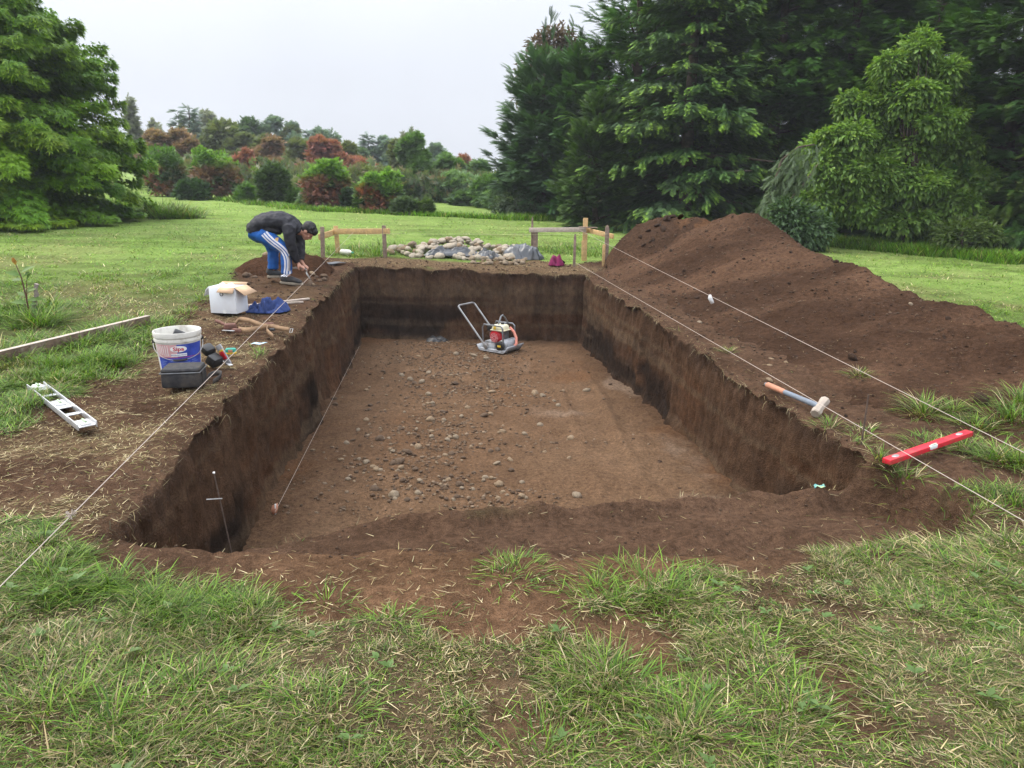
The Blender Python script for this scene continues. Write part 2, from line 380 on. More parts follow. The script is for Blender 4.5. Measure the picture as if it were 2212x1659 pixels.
# ------------------------------------------------------------------ pit walls and floor
def z_floor(x, y):
    z = -.70 - .27 * sst(3.5, 10.5, y) - .05 * sst(5.5, 3.6, y)
    x = np.asarray(x, float); y = np.asarray(y, float)
    z = z + (fbm(x * 1.3, y * 1.3, 71, 3) - .5) * .07 + (fbm(x * 8, y * 8, 72, 4) - .5) * .055 + (fbm(x * 22, y * 22, 73, 2) - .5) * .014
    ax = x + .085 * (y - 5)                                        # wheel ruts along the right hand side
    m = sst(4.2, 5.2, y) * sst(9.6, 8, y)
    z = z + m * (.035 * np.exp(-((ax - 1.12 - .12 * np.sin(y * .9)) / .05) ** 2) + .02 * np.exp(-((ax - .72 - .1 * np.sin(y * .8 + 1)) / .04) ** 2) - .02 * np.exp(-((ax - .95) / .1) ** 2))
    return z
def build_wall():
    n = len(RIM); LV = 40
    nxt = np.roll(RIM, -3, 0); prv = np.roll(RIM, 3, 0); tg = nxt - prv; tg /= np.linalg.norm(tg, axis=1)[:, None]
    nin = np.column_stack([-tg[:, 1], tg[:, 0]])                     # polygon runs anticlockwise: left normal points inwards
    s = np.concatenate([[0], np.cumsum(np.linalg.norm(np.diff(RIM, axis=0), axis=1))])
    zt = zg(RIM[:, 0], RIM[:, 1]); zb = z_floor(RIM[:, 0], RIM[:, 1]) - .10
    V = np.zeros((LV + 1, n, 3)); C = np.zeros((LV + 1, n, 3))
    groove = (vn(s * 10, s * 0, 81) - .5) * .06 + (vn(s * 29, s * 0 + 3, 82) - .5) * .022
    blend = np.minimum(1, np.minimum(np.abs(s - 0) * 3, 1))
    for k in range(LV + 1):
        t = k / LV; tt = t ** 1.15
        z = zt * (1 - tt) + zb * tt
        off = .055 * t + groove * sst(0, .18, t) * (1 - .35 * t) + sst(0, .06, t) * ((fbm(s * 2.1, z * 1.6, 83, 3) - .5) * .09 + (fbm(s * 15, z * 9, 84, 3) - .5) * .036) + sst(.78, 1, t) * .07 * vn(s * 4, s * 0, 85)
        V[k, :, :2] = RIM + nin * off[:, None]; V[k, :, 2] = z
        # soil horizons: rooty topsoil, brown and rusty layers, near-black sod at the foot
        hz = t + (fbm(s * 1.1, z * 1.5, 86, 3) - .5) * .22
        top = np.array([.058, .037, .026]); mid = np.array([.085, .052, .034]); rust = np.array([.105, .052, .028]); black = np.array([.020, .016, .014])
        w1 = sst(.02, .18, hz)[:, None]; c = top * (1 - w1) + mid * w1
        r_ = (sst(.46, .62, fbm(s * .9, z * 3.2 + 8, 87, 4)) * sst(.15, .4, hz))[:, None]; c = c * (1 - .5 * r_) + rust * .5 * r_
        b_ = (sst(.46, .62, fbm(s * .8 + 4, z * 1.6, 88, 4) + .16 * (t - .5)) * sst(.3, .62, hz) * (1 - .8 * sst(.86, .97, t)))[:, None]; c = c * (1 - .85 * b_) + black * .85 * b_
        ly = (sst(.5, .75, vn(s * .35, z * 16, 97)) * .45 * sst(.1, .3, t))[:, None]; c = c * (1 - ly) + np.array([.13, .095, .065]) * ly
        st_ = (.84 + .32 * vn(s * 15, z * 2.2, 89))[:, None]
        C[k] = c * st_ * (.90 + .2 * fbm(s * 9, z * 5, 90, 3))[:, None]
        if k == 0: C[k] = ground_col(RIM[:, 0], RIM[:, 1])
    V[1:, 0] = .5 * (V[1:, 1] + V[1:, -1])
    i, j = np.meshgrid(np.arange(LV), np.arange(n), indexing='ij'); j2 = (j + 1) % n
    Fc = np.stack([i * n + j, i * n + j2, (i + 1) * n + j2, (i + 1) * n + j], -1).reshape(-1, 4)[:, ::-1]
    M['wall_soil'] = mat_soil('cut_soil', bump=1.0, fine=120, lump=20, strx=.6, con=.85)
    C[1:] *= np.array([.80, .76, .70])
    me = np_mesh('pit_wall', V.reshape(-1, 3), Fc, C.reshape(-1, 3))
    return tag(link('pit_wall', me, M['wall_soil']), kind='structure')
build_wall()
def build_floor():
    xs = np.arange(-2.6, 2.4, .03); ys = [3.0]
    while ys[-1] < 12: ys.append(ys[-1] + max(.03, .007 * ys[-1]))
    X, Y = np.meshgrid(xs, np.array(ys)); keep = sdf(PIT, X, Y) < .14
    Z = z_floor(X, Y); nx = X.shape[1]
    i, j = np.meshgrid(np.arange(X.shape[0] - 1), np.arange(nx - 1), indexing='ij')
    ok = keep[:-1, :-1] | keep[1:, 1:]
    Fc = np.stack([i * nx + j, i * nx + j + 1, (i + 1) * nx + j + 1, (i + 1) * nx + j], -1)[ok]
    x = X.ravel(); y = Y.ravel(); k = fbm(x * 1.2, y * 1.2, 91, 4)[:, None]; k2 = fbm(x * 7, y * 7, 92, 3)[:, None]
    c = np.array([.105, .066, .043]) * (1 - k) + np.array([.150, .103, .070]) * k
    c = c * (.78 + .44 * k2)
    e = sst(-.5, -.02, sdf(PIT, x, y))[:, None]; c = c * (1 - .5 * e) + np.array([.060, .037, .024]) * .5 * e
    pale = (sst(.60, .72, fbm(x * 1.5 + 9, y * 1.1, 93, 4)) * sst(-.1, .6, x))[:, None]; c = c * (1 - .55 * pale) + np.array([.22, .175, .145]) * .55 * pale
    rust = (sst(.62, .74, fbm(x * 1.1 + 2, y * .9, 94, 3)))[:, None]; c = c * (1 - .4 * rust) + np.array([.135, .070, .036]) * .4 * rust
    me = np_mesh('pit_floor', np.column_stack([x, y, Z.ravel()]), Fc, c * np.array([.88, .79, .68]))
    M['floor_soil'] = mat_soil('pit_floor_soil', bump=.8, fine=130, lump=34)
    return tag(link('pit_floor', me, M['floor_soil']), kind='structure')
build_floor()

# ------------------------------------------------------------------ the spoil heap on the far side of the right rim
YS = [3.2, 4.2, 5.0, 6.0, 7.0, 8.0, 9.0, 9.6, 10.2, 10.7, 11.1, 11.6, 12.3, 13.0]
XR = [4.3, 4.3, 4.15, 3.95, 3.80, 3.70, 3.62, 3.56, 3.46, 3.36, 3.28, 3.25, 3.2, 3.2]
CR = [.02, .14, .26, .34, .40, .46, .53, .60, .74, .86, .93, .90, .50, .0]
TO = [2.9, 2.45, 2.1, 1.88, 1.74, 1.62, 1.50, 1.44, 1.38, 1.32, 1.30, 1.35, 1.7, 2.2]
def heap_h(x, y):
    xr = np.interp(y, YS, XR); c = np.interp(y, YS, CR); to = np.interp(y, YS, TO)
    wob = (fbm(x * .9, y * .9, 101, 3) - .5) * .5
    t = np.clip((x + wob * .35 - to) / (xr - to), 0, 1)
    left = c * (.55 * t + .45 * t * t * (3 - 2 * t))
    right = c - np.clip(x - xr - .05, 0, None) * .62
    h = np.where(x < xr, left, right)
    # darker dumped load at the far end
    d = np.hypot((x - 2.35) / .95, (y - 11.9) / .85); h2 = .76 * np.clip(1 - d * d, 0, 1) ** .9
    d = np.hypot((x - 2.75) / .7, (y - 11.7) / .6); h3 = .82 * np.clip(1 - d * d, 0, 1) ** .7
    h = np.maximum(h, np.maximum(h2, h3))
    d = np.hypot((x - 3.0) / .9, (y - 11.35) / .75); h = np.maximum(h, .80 * np.clip(1 - d * d, 0, 1) ** .55)
    m = sst(-.02, .25, h)
    rill = (fbm(x * .9 + y * .45, y * 1.5, 102, 4) - .5) * .19 + (fbm(x * 3.2 + y, y * 4.5, 103, 3) - .5) * .10 + (fbm(x * 12, y * 12, 104, 3) - .5) * .04
    return h + m * rill - .05 * (1 - sst(.0, .06, h))
def build_heap():
    ys = [3.0]
    while ys[-1] < 13.4: ys.append(ys[-1] + max(.026, .005 * ys[-1]))
    xs = np.arange(.9, 6.6, .032); X, Y = np.meshgrid(xs, np.array(ys)); x = X.ravel(); y = Y.ravel()
    h = heap_h(x, y); z = z_smooth(x, y) + h
    keep = (h > -.045).reshape(X.shape) & (sdf(PIT, X, Y) > .03)
    nx = X.shape[1]; i, j = np.meshgrid(np.arange(X.shape[0] - 1), np.arange(nx - 1), indexing='ij')
    ok = keep[:-1, :-1] & keep[1:, 1:] & keep[1:, :-1] & keep[:-1, 1:]
    Fc = np.stack([i * nx + j, i * nx + j + 1, (i + 1) * nx + j + 1, (i + 1) * nx + j], -1)[ok]
    k = sst(.3, .7, fbm(x * .8, y * 1.3, 105, 4))[:, None]; k2 = fbm(x * 5, y * 5, 106, 3)[:, None]
    c = np.array([.050, .030, .020]) * (1 - k) + np.array([.092, .056, .037]) * k; c = c * (.75 + .5 * k2)
    dk = sst(.75, .55, np.hypot((x - 2.3) / 1.1, (y - 11.9) / .9))[:, None]; c = c * (1 - .4 * dk) + np.array([.034, .023, .017]) * .4 * dk
    ru = (sst(.42, .12, np.hypot((x - 2.72), (y - 11.62) * .9)) * sst(.46, .54, fbm(x * 8, y * 8, 107, 3)))[:, None]; c = c * (1 - .45 * ru) + np.array([.15, .080, .042]) * .45 * ru
    used = np.unique(Fc); mp = np.full(len(x), -1); mp[used] = np.arange(len(used))
    me = np_mesh('soil_heap', np.column_stack([x, y, z])[used], mp[Fc], c[used] * np.array([.91, .84, .76]))
    M['heap_soil'] = mat_soil('heaped_soil', bump=1.0, fine=110, lump=24)
    o = link('soil_heap', me, M['heap_soil'])
    return tag(o, 'long tall heap of loose dark brown soil lying all along the pit edge', 'soil heap')
build_heap()
def on_heap(px, py, dz=0.0):
    u = (px - 1106.0) / F; v = (829.5 - py) / F
    d = np.array([u, math.cos(PITCH) + v * math.sin(PITCH), -math.sin(PITCH) + v * math.cos(PITCH)])
    T = np.arange(1.5, 20, .01); X = T * d[0]; Y = T * d[1]; Z = CAM_H + T * d[2]
    S = np.maximum(z_smooth(X, Y), z_smooth(X, Y) + heap_h(X, Y)) + dz
    k = int(np.argmax(Z < S)); return Vector((X[k], Y[k], Z[k]))
def on_floor(px, py, dz=0.0):
    u = (px - 1106.0) / F; v = (829.5 - py) / F
    d = np.array([u, math.cos(PITCH) + v * math.sin(PITCH), -math.sin(PITCH) + v * math.cos(PITCH)])
    T = np.arange(2, 20, .005); X = T * d[0]; Y = T * d[1]; Z = CAM_H + T * d[2]
    k = int(np.argmax(Z < z_floor(X, Y) + dz)); return Vector((X[k], Y[k], Z[k]))

# the small heap the person is working at
SMH = at(640, 588)
def small_h(x, y):
    d = np.hypot((x - SMH.x) / .85, (y - SMH.y) / .55)
    d2 = np.hypot((x - SMH.x - .05) / .26, (y - SMH.y + .42) / .2)
    return .27 * np.clip(1 - d * d, 0, 1) ** 1.2 + (fbm(x * 6, y * 6, 111, 4) - .5) * .10 * sst(1.15, .7, d) - .07 * np.clip(1 - d2 * d2, 0, 1) - .03 * sst(.8, 1.1, d)
def build_small_heap():
    xs = np.arange(SMH.x - 1.0, SMH.x + 1.0, .025); ys = np.arange(SMH.y - .7, SMH.y + .7, .025); X, Y = np.meshgrid(xs, ys); x = X.ravel(); y = Y.ravel()
    h = (small_h(x, y) + .03) * sst(.06, .40, sdf(PIT, x, y)) - .03; z = zg(x, y) + h; keep = (h > -.02).reshape(X.shape) & (sdf(PIT, X, Y) > .16); nx = X.shape[1]
    i, j = np.meshgrid(np.arange(X.shape[0] - 1), np.arange(nx - 1), indexing='ij'); ok = keep[:-1, :-1] & keep[1:, 1:] & keep[1:, :-1] & keep[:-1, 1:]
    Fc = np.stack([i * nx + j, i * nx + j + 1, (i + 1) * nx + j + 1, (i + 1) * nx + j], -1)[ok]
    k = fbm(x * 5, y * 5, 112, 4)[:, None]; c = np.array([.048, .029, .019]) * (1 - k) + np.array([.105, .066, .045]) * k
    used = np.unique(Fc); mp = np.full(len(x), -1); mp[used] = np.arange(len(used))
    tag(link('soil_heap', np_mesh('small_heap', np.column_stack([x, y, z])[used], mp[Fc], c[used] * np.array([.75, .62, .52])), M['heap_soil']), 'small low heap of dug soil and stones at the feet of the bending person', 'soil heap')
build_small_heap()
# ================================================================== TREES AND BUSHES
def tpl(leaflets, droop=.12, simple=False):
    """leaflets: (x, y, angle, length, width); flat feathery spray along +x, returns verts, tris, u"""
    V = []; T = []; U = []
    for (x, y, a, l, wd) in leaflets:
        c, s = math.cos(a), math.sin(a); o = len(V)
        for (p, q) in ((0, -wd * .5), (l * .45, -wd * .5), (l, 0), (l * .45, wd * .5), (0, wd * .5)):
            X = x + p * c - q * s; Y = y + p * s + q * c
            V.append((X, Y, -droop * X * X)); U.append(min(1, X))
        T += [(o, o + 1, o + 4), (o + 1, o + 3, o + 4), (o + 1, o + 2, o + 3)] if wd > .12 and not simple else [(o, o + 2, o + 4)]
    return np.array(V), np.array(T), np.array(U)
def feather(n=5, a=.62, l=.46, wd=.085, droop=.15):
    q = [(0, 0, 0, 1.0, wd)]
    for i in range(n):
        x = .08 + .78 * i / n
        for sg in (-1, 1): q.append((x + .04 * sg, 0, sg * (a + .1 * (i % 2)), l * (1 - .55 * x), wd))
    return tpl(q, droop)
FEATHER = feather(); FINE = feather(7, .5, .40, .06, .2); SPRUCE = feather(6, .95, .30, .10, .25); TUFT = feather(2, .7, .6, .17, .1)
MAPLE = tpl([(0, 0, 0, 1.0, .36), (0, 0, .72, .9, .34), (0, 0, -.72, .9, .34), (0, 0, 1.5, .55, .28), (0, 0, -1.5, .55, .28)], .25, True)
LEAF = (np.array([(0, 0, 0), (.45, .26, .07), (1, 0, -.12), (.45, -.26, .07)]), np.array([(0, 1, 2), (0, 2, 3)]), np.array([0, .5, 1, .5]))
def unit(v): return v / (np.linalg.norm(v, axis=-1, keepdims=True) + 1e-9)
def replicate(T, pos, ax, up, size, c0, c1, tipw=1.0):
    V0, F0, U0 = T; n = len(pos); k = len(V0)
    ax = unit(ax); sd_ = unit(np.cross(up, ax)); up = np.cross(ax, sd_)
    V = pos[:, None, :] + size[:, None, None] * (V0[None, :, 0, None] * ax[:, None, :] + V0[None, :, 1, None] * sd_[:, None, :] + V0[None, :, 2, None] * up[:, None, :])
    Fc = (F0[None] + (np.arange(n) * k)[:, None, None]).reshape(-1, 3)
    u = (U0 ** 2 * tipw)[None, :, None]
    C = c0[:, None, :] * (1 - u) + c1[:, None, :] * u
    return V.reshape(-1, 3), Fc, C.reshape(-1, 3)
def pal(n, cols, wts=None):
    c = np.array(cols); i = rng.choice(len(c), n, p=wts); j = rng.choice(len(c), n, p=wts); t = rng.random((n, 1)) * .5
    return (c[i] * (1 - t) + c[j] * t) * (.75 + .5 * rng.random((n, 1)))
M['needle'] = mat_leaf('needles', .22, .6); M['leaf'] = mat_leaf('leaves', .38, .45)
M['bark'] = mat('bark', (.075, .055, .042), .95, var=.5, scale=9, bump=.9, bscale=22)
def trunk_mb(H, r, limbs=(), lean=(0, 0)):
    m = MB(); n = 9
    pts = [(lean[0] * (i / n) ** 2 + .05 * math.sin(i * 1.7) * (i / n), lean[1] * (i / n) ** 2 + .05 * math.cos(i * 2.3) * (i / n), H * i / n - .15) for i in range(n + 1)]
    m.tube(pts, [r * (1.25 if i == 0 else 1 - .9 * i / n) for i in range(n + 1)], 8)
    for p, rr in limbs: m.tube(p, [rr * (1 - .8 * i / (len(p) - 1)) for i in range(len(p))], 5)
    return m
def conifer(name, label, base, H, Rr, nb=120, per=60, T=FEATHER, size=.34, c=None, tip=None, tipw=.8, e0=(-8, 35), drp=-.12, z0=.02, shape=.8, group=None, cat='tree', flat=.10, rtop=.05, az=None, dens=1.0, zb=.9, sag=.12):
    root = empty(name, base, 0, label, cat, group)
    nb = int(nb * dens ** .35); per = per * dens ** 1.15
    zf = np.sort(rng.random(nb) ** zb); z = H * (z0 + (1 - z0) * zf)
    a = rng.random(nb) * 2 * math.pi if az is None else az[0] + (az[1] - az[0]) * rng.random(nb)
    prof = np.clip((1 - zf), rtop, 1) ** shape * np.clip(.72 + 2.2 * zf, 0, 1)
    Lb = Rr * prof * (.72 + .45 * rng.random(nb))
    e = np.radians(e0[0] + (e0[1] - e0[0]) * zf + rng.normal(0, 7, nb)); dr = drp * (.6 + .8 * rng.random(nb))
    cnt = np.maximum(6, (per * (Lb / Rr) ** 1.25 * (.8 + .4 * rng.random(nb)))).astype(int)
    b = np.repeat(np.arange(nb), cnt); n = len(b); K = 9
    # each bough is a flat fan of K side twigs; the sprays follow the twigs, a few fill the inside
    sk = np.sort(.22 + .78 * rng.random((nb, K)) ** .8, 1); sk[:, -1] = 1.0; sg = np.where((np.arange(K) + rng.integers(0, 2, (nb, 1))) % 2, 1.0, -1.0); sg[:, -1] = 0
    lk = (.40 * Lb[:, None] * (1.12 - sk) + .14) * (.75 + .5 * rng.random((nb, K)))
    k = rng.integers(0, K, n); s = sk[b, k] - .10; t = rng.random(n) ** .75; s2 = sg[b, k]; l2 = lk[b, k]
    inner = rng.random(n) < .22; s = np.where(inner, .12 + .55 * rng.random(n), s); t = np.where(inner, .4 * t, t)
    lat = s2 * l2 * t * .72 + rng.normal(0, .025, n) * (1 + 2 * inner); fwd = l2 * t * np.where(s2 == 0, 1.0, .62)
    sf = np.minimum(1.15, s + fwd / np.maximum(Lb[b], .2))
    dirx = np.column_stack([np.cos(a), np.sin(a), 0 * a])[b]; sidx = np.column_stack([-np.sin(a), np.cos(a), 0 * a])[b]
    zz = z[b] + Lb[b] * (np.tan(e[b]) * sf + dr[b] * sf * sf) + rng.normal(0, 1, n) * flat * .45 * (.4 + Lb[b] / Rr) - sag * t * l2
    pos = dirx * (Lb[b] * sf)[:, None] + sidx * lat[:, None]; pos[:, 2] = np.maximum(zz, .03)
    slope = np.tan(e[b]) + 2 * dr[b] * sf
    ax = dirx * .8 + sidx * (s2 * .75 + rng.normal(0, .28, n))[:, None]; ax[:, 2] = slope * .8 - sag * .8 + rng.normal(-.05, .22, n)
    up = np.column_stack([rng.normal(0, .3, n), rng.normal(0, .3, n), np.ones(n)]) + dirx * .25
    sz = size * (.6 + .6 * rng.random(n)) * np.where(inner, 1.25, 1.0)
    bt = pal(nb, c)[b] * (.8 + .4 * rng.random((n, 1))); tc_ = pal(nb, tip if tip else c)[b] * (.85 + .3 * rng.random((n, 1)))
    tw = (np.clip(1.6 * t - .25, 0, 1) * np.clip(sf * 2.0 - .6, 0, 1))[:, None]; tc_ = bt * (1 - tw) + tc_ * tw
    V, Fc, C = replicate(T, pos, ax, up, sz, bt, tc_, tipw)
    link('crown', np_mesh('crown', V, Fc, C), M['needle'], root, False)
    limbs = []
    for i in rng.choice(nb, min(nb, 46), replace=False):
        P = [(math.cos(a[i]) * Lb[i] * q, math.sin(a[i]) * Lb[i] * q, z[i] + Lb[i] * (math.tan(e[i]) * q + dr[i] * q * q)) for q in (0, .3, .6, .88)]
        limbs.append((P, .018 + .018 * Lb[i]))
    trunk_mb(H, .035 + .018 * H, limbs).build('trunk', M['bark'], root, sharp=0)
    return root
def leafy(name, label, base, H, lobes, n, T=LEAF, size=.12, c=None, tip=None, tipw=.8, group=None, cat='tree', trunk_r=.08, shell=.55, down=.35, colfn=None, m='leaf', limb=True, upb=.0, ragged=0):
    """lobes: (x, y, z, rx, ry, rz) around the base"""
    root = empty(name, base, 0, label, cat, group)
    if ragged:
        ex = []
        for (x, y, z, rx, ry, rz) in lobes:
            ex.append((x, y, z, rx * .92, ry * .92, rz * .92))
            for _ in range(ragged):
                q = unit(rng.normal(0, 1, 3)); q[2] = abs(q[2]) * .9 - .25; f = .24 + .26 * rng.random()
                ex.append((x + q[0] * rx * .85, y + q[1] * ry * .85, max(.1, z + q[2] * rz * .9), rx * f, ry * f, rz * f * (.8 + .6 * rng.random())))
        lobes = ex
    lb = np.array(lobes, float); vol = (lb[:, 3] * lb[:, 4] * lb[:, 5]) ** .67; i = rng.choice(len(lb), n, p=vol / vol.sum())
    d = unit(rng.normal(0, 1, (n, 3))); d[:, 2] = np.where(rng.random(n) < upb, np.abs(d[:, 2]), d[:, 2])
    rad = shell + (1 - shell) * rng.random(n) ** .6
    lump = 1 + .46 * (fbm(d[:, 0] * 3.2 + i * 3.1, d[:, 1] * 3.2 + d[:, 2] * 2.9, 201, 3) - .5) * 2
    pos = lb[i, :3] + d * lb[i, 3:] * (rad * lump)[:, None]
    pos[:, 2] = np.maximum(pos[:, 2], .04)
    ax = d + rng.normal(0, .45, (n, 3)); ax[:, 2] -= down
    up = d * .4 + np.column_stack([rng.normal(0, .4, n), rng.normal(0, .4, n), np.ones(n)])
    sz = size * (.65 + .7 * rng.random(n))
    cl = (fbm(pos[:, 0] * 2.2 + pos[:, 2], pos[:, 1] * 2.2 - pos[:, 2] * 1.3, 203, 3))[:, None]
    b0 = pal(n, c) * (.75 + .5 * cl); t0 = pal(n, tip if tip else c) * (.75 + .5 * cl)
    if colfn is not None: b0, t0 = colfn(pos, d, b0, t0)
    V, Fc, C = replicate(T, pos, ax, up, sz, b0, t0, tipw)
    link('crown', np_mesh('crown', V, Fc, C), M[m], root, False)
    limbs = []
    if limb:
        for q in lb[:14]:
            z1 = min(q[2], .75 * H) * .45
            limbs.append(([(0, 0, z1), (q[0] * .45, q[1] * .45, z1 + (q[2] - z1) * .55), (q[0] * .9, q[1] * .9, q[2] + q[5] * .3)], trunk_r * .6))
    trunk_mb(H * .85, trunk_r, limbs).build('trunk', M['bark'], root, sharp=0)
    return root

# ---------------------------------------------------------------- the big maple at the edge of the lawn
def maple():
    base = at(-70, 476); base.z -= .05
    root = empty('maple_tree', base, 0, 'large spreading maple with layered bright green lobed leaves at the edge of the lawn', 'tree')
    H, Rr, nb = 6.1, 3.75, 480
    zf = rng.random(nb) ** .9; z = .35 + (H - .6) * zf
    a = rng.random(nb) * 2 * math.pi
    prof = np.interp(z, [.3, .8, 1.3, 1.9, 2.8, 3.6, 4.4, 5.2, 5.8], [.90, 1.0, .99, .94, .83, .70, .54, .32, .10])
    Lb = Rr * prof * (.86 + .18 * rng.random(nb)); el = np.radians(6 + 18 * zf + rng.normal(0, 6, nb)); dr = -.24 * (.6 + .8 * rng.random(nb))
    cnt = (720 * (Lb / Rr) ** 1.3).astype(int) + 20; b = np.repeat(np.arange(nb), cnt); n = len(b)
    s = 1 - .75 * rng.random(n) ** 1.35
    wl = .40 * Lb[b] * (1.03 - s) + .10; lat = (rng.random(n) * 2 - 1) * wl
    dirx = np.column_stack([np.cos(a), np.sin(a), 0 * a])[b]; sidx = np.column_stack([-np.sin(a), np.cos(a), 0 * a])[b]
    pos = dirx * (Lb[b] * s)[:, None] + sidx * lat[:, None]
    pos[:, 2] = np.maximum(.12, z[b] + Lb[b] * (np.tan(el[b]) * s + dr[b] * s * s) + rng.normal(0, .065, n) - .35 * np.abs(lat) ** 1.3)
    ax = dirx * .8 + sidx * (lat / wl * .8)[:, None] + rng.normal(0, .3, (n, 3)); ax[:, 2] = -.45 + rng.normal(0, .3, n)
    up = np.column_stack([rng.normal(0, .35, n), rng.normal(0, .35, n), np.ones(n)]) + dirx * .3
    sz = .115 * (.7 + .6 * rng.random(n))
    c0 = pal(nb, [(.085, .20, .016), (.12, .25, .018), (.16, .28, .020), (.075, .17, .017)])[b] * (.8 + .4 * rng.random((n, 1)))
    c1 = pal(nb, [(.32, .49, .032), (.40, .52, .042), (.24, .41, .03)])[b] * (.85 + .3 * rng.random((n, 1)))
    V, Fc, C = replicate(MAPLE, pos, ax, up, sz, c0, c1, .85)
    link('crown', np_mesh('crown', V, Fc, C), M['leaf'], root, False)
    limbs = []
    for i in rng.choice(nb, 90, replace=False):
        limbs.append(([(0, 0, z[i] * .6), (math.cos(a[i]) * Lb[i] * .4, math.sin(a[i]) * Lb[i] * .4, z[i] + Lb[i] * (math.tan(el[i]) * .4 + dr[i] * .16)), (math.cos(a[i]) * Lb[i] * .95, math.sin(a[i]) * Lb[i] * .95, z[i] + Lb[i] * (math.tan(el[i]) * .95 + dr[i] * .9))], .035))
    trunk_mb(4.6, .20, limbs).build('trunk', M['bark'], root, sharp=0)
maple()

# ---------------------------------------------------------------- the wall of conifers on the right
def base_at(px, y):
    x = (px - 1106) / F * (y * math.cos(PITCH) + CAM_H * math.sin(PITCH)); return Vector((x, y, float(z_plane(x, y)) - .03))
def hgt(px, top, y):
    return on_y(px, top, y).z - base_at(px, y).z
DK = [(.050, .130, .018), (.070, .165, .022), (.050, .130, .026), (.082, .165, .020)]
DT = [(.15, .34, .036), (.115, .28, .042), (.19, .37, .036)]
BG = [(.070, .145, .050), (.058, .125, .046), (.085, .165, .052)]
G1 = 'conifers walling the lawn'
conifer('conifer_tree', 'blue green cypress with drooping feathery tips, at the open end of the conifer wall', base_at(1172, 25), hgt(1172, 150, 25), 2.0, 120, 75, FINE, .38, BG, [(.07, .12, .07), (.055, .105, .06)], .7, (2, 55), .12, shape=.62, group=G1, dens=2.3, zb=1.15)
conifer('conifer_tree', 'dense grey green cypress between the brown tipped tree and the tall dark cypresses', base_at(1262, 24.5), hgt(1262, 130, 24.5), 1.9, 120, 75, FINE, .38, DK, [(.06, .125, .04), (.05, .11, .05)], .8, (5, 55), .10, shape=.6, group=G1, dens=2.3, zb=1.15)
conifer('conifer_tree', 'tall dark cypress rising out of the picture behind the young cypress', base_at(1365, 24), 9.6, 2.3, 150, 80, FINE, .40, DK, DT, .7, (0, 50), .06, shape=.55, group=G1)
conifer('conifer_tree', 'small narrow young cypress of fresh green, in front of the tall dark ones', base_at(1284, 20.5), hgt(1284, 215, 20.5), 1.12, 150, 44, FEATHER, .26, [(.045, .088, .022), (.056, .105, .026)], [(.12, .22, .036), (.15, .24, .05)], .9, (8, 52), .12, shape=.75, group=G1, rtop=.03, flat=.05, dens=1.9)
conifer('conifer_tree', 'broad spruce with bright yellow green new growth at its branch tips', base_at(1475, 20.5), 9.4, 3.0, 210, 150, SPRUCE, .22, [(.042, .096, .026), (.050, .11, .032), (.054, .10, .040)], [(.36, .58, .05), (.30, .52, .045), (.20, .36, .06)], 1.0, (-6, 30), -.08, shape=.6, group=G1, dens=2.3, zb=1.15, flat=.09)
conifer('conifer_tree', 'dark cypress with fanned horizontal sprays beside the bright tipped spruce', base_at(1655, 21.5), 9.6, 2.7, 150, 90, FEATHER, .34, DK, DT, .9, (-4, 35), -.05, shape=.5, group=G1, dens=2.3, zb=1.15)
conifer('conifer_tree', 'very dark cypress behind the weeping grey green tree', base_at(1800, 21), 9.6, 2.7, 140, 90, FEATHER, .34, DK, DT, .6, (-6, 38), -.05, shape=.5, group=G1, dens=2.3, zb=1.15)
conifer('conifer_tree', 'tall shadowy cypress directly behind the large leafy shrub', base_at(1965, 19.5), 9.2, 2.6, 150, 90, FEATHER, .33, DK, DT, .6, (-2, 40), .0, shape=.5, group=G1, dens=2.3, zb=1.15)
conifer('conifer_tree', 'dark cypress with long feathery branches past the large leafy shrub', base_at(2145, 17.6), 8.4, 2.3, 150, 90, FEATHER, .30, DK, [(.050, .10, .024), (.04, .085, .026)], .8, (-2, 36), -.03, shape=.5, group=G1, dens=2.3, zb=1.15)
conifer('conifer_tree', 'cypress with a few yellowed twigs, last of the wall at the picture edge', base_at(2330, 16), 8, 2.2, 130, 90, FEATHER, .30, DK, [(.06, .11, .024), (.14, .14, .035)], .7, (-2, 36), -.03, shape=.5, group=G1, dens=2.3, zb=1.15)
for px, y, lab in ((1440, 26, 'deep green cypress glimpsed through the boughs of the bright tipped spruce'), (1560, 25, 'deep green cypress filling the gap behind the bright tipped spruce'), (1735, 24.5, 'deep green cypress far back behind the fanned dark cypress'), (1905, 23.5, 'deep green cypress far back above the weeping tree'), (2080, 22, 'deep green cypress far back above the leafy shrub top')):
    conifer('conifer_tree', lab, base_at(px, y), 10.5, 2.8, 110, 70, FEATHER, .48, DK, DT, .5, (0, 40), .0, shape=.42, group=G1, dens=2.7, zb=1.25)
# brown tipped tree looking over the wall
bz = base_at(1198, 28); q = lambda px, py, y=28: on_y(px, py, y) - bz
lob = [(*q(1165, 165), .8, .8, .75), (*q(1200, 120), .85, .8, .8), (*q(1228, 165), .8, .8, .9), (*q(1180, 215), 1.0, .9, .9), (*q(1195, 85), .5, .5, .4), (*q(1160, 100), .35, .35, .3), (*q(1228, 100), .35, .35, .45)]
leafy('broadleaf_tree', 'brown and pinkish leaved tree showing its top above the grey green cypresses', bz, hgt(1198, 70, 28), lob, 6500, LEAF, .17, [(.075, .060, .042), (.11, .065, .05), (.055, .06, .036)], [(.20, .105, .085), (.15, .10, .07)], .8, trunk_r=.14, shell=.35)
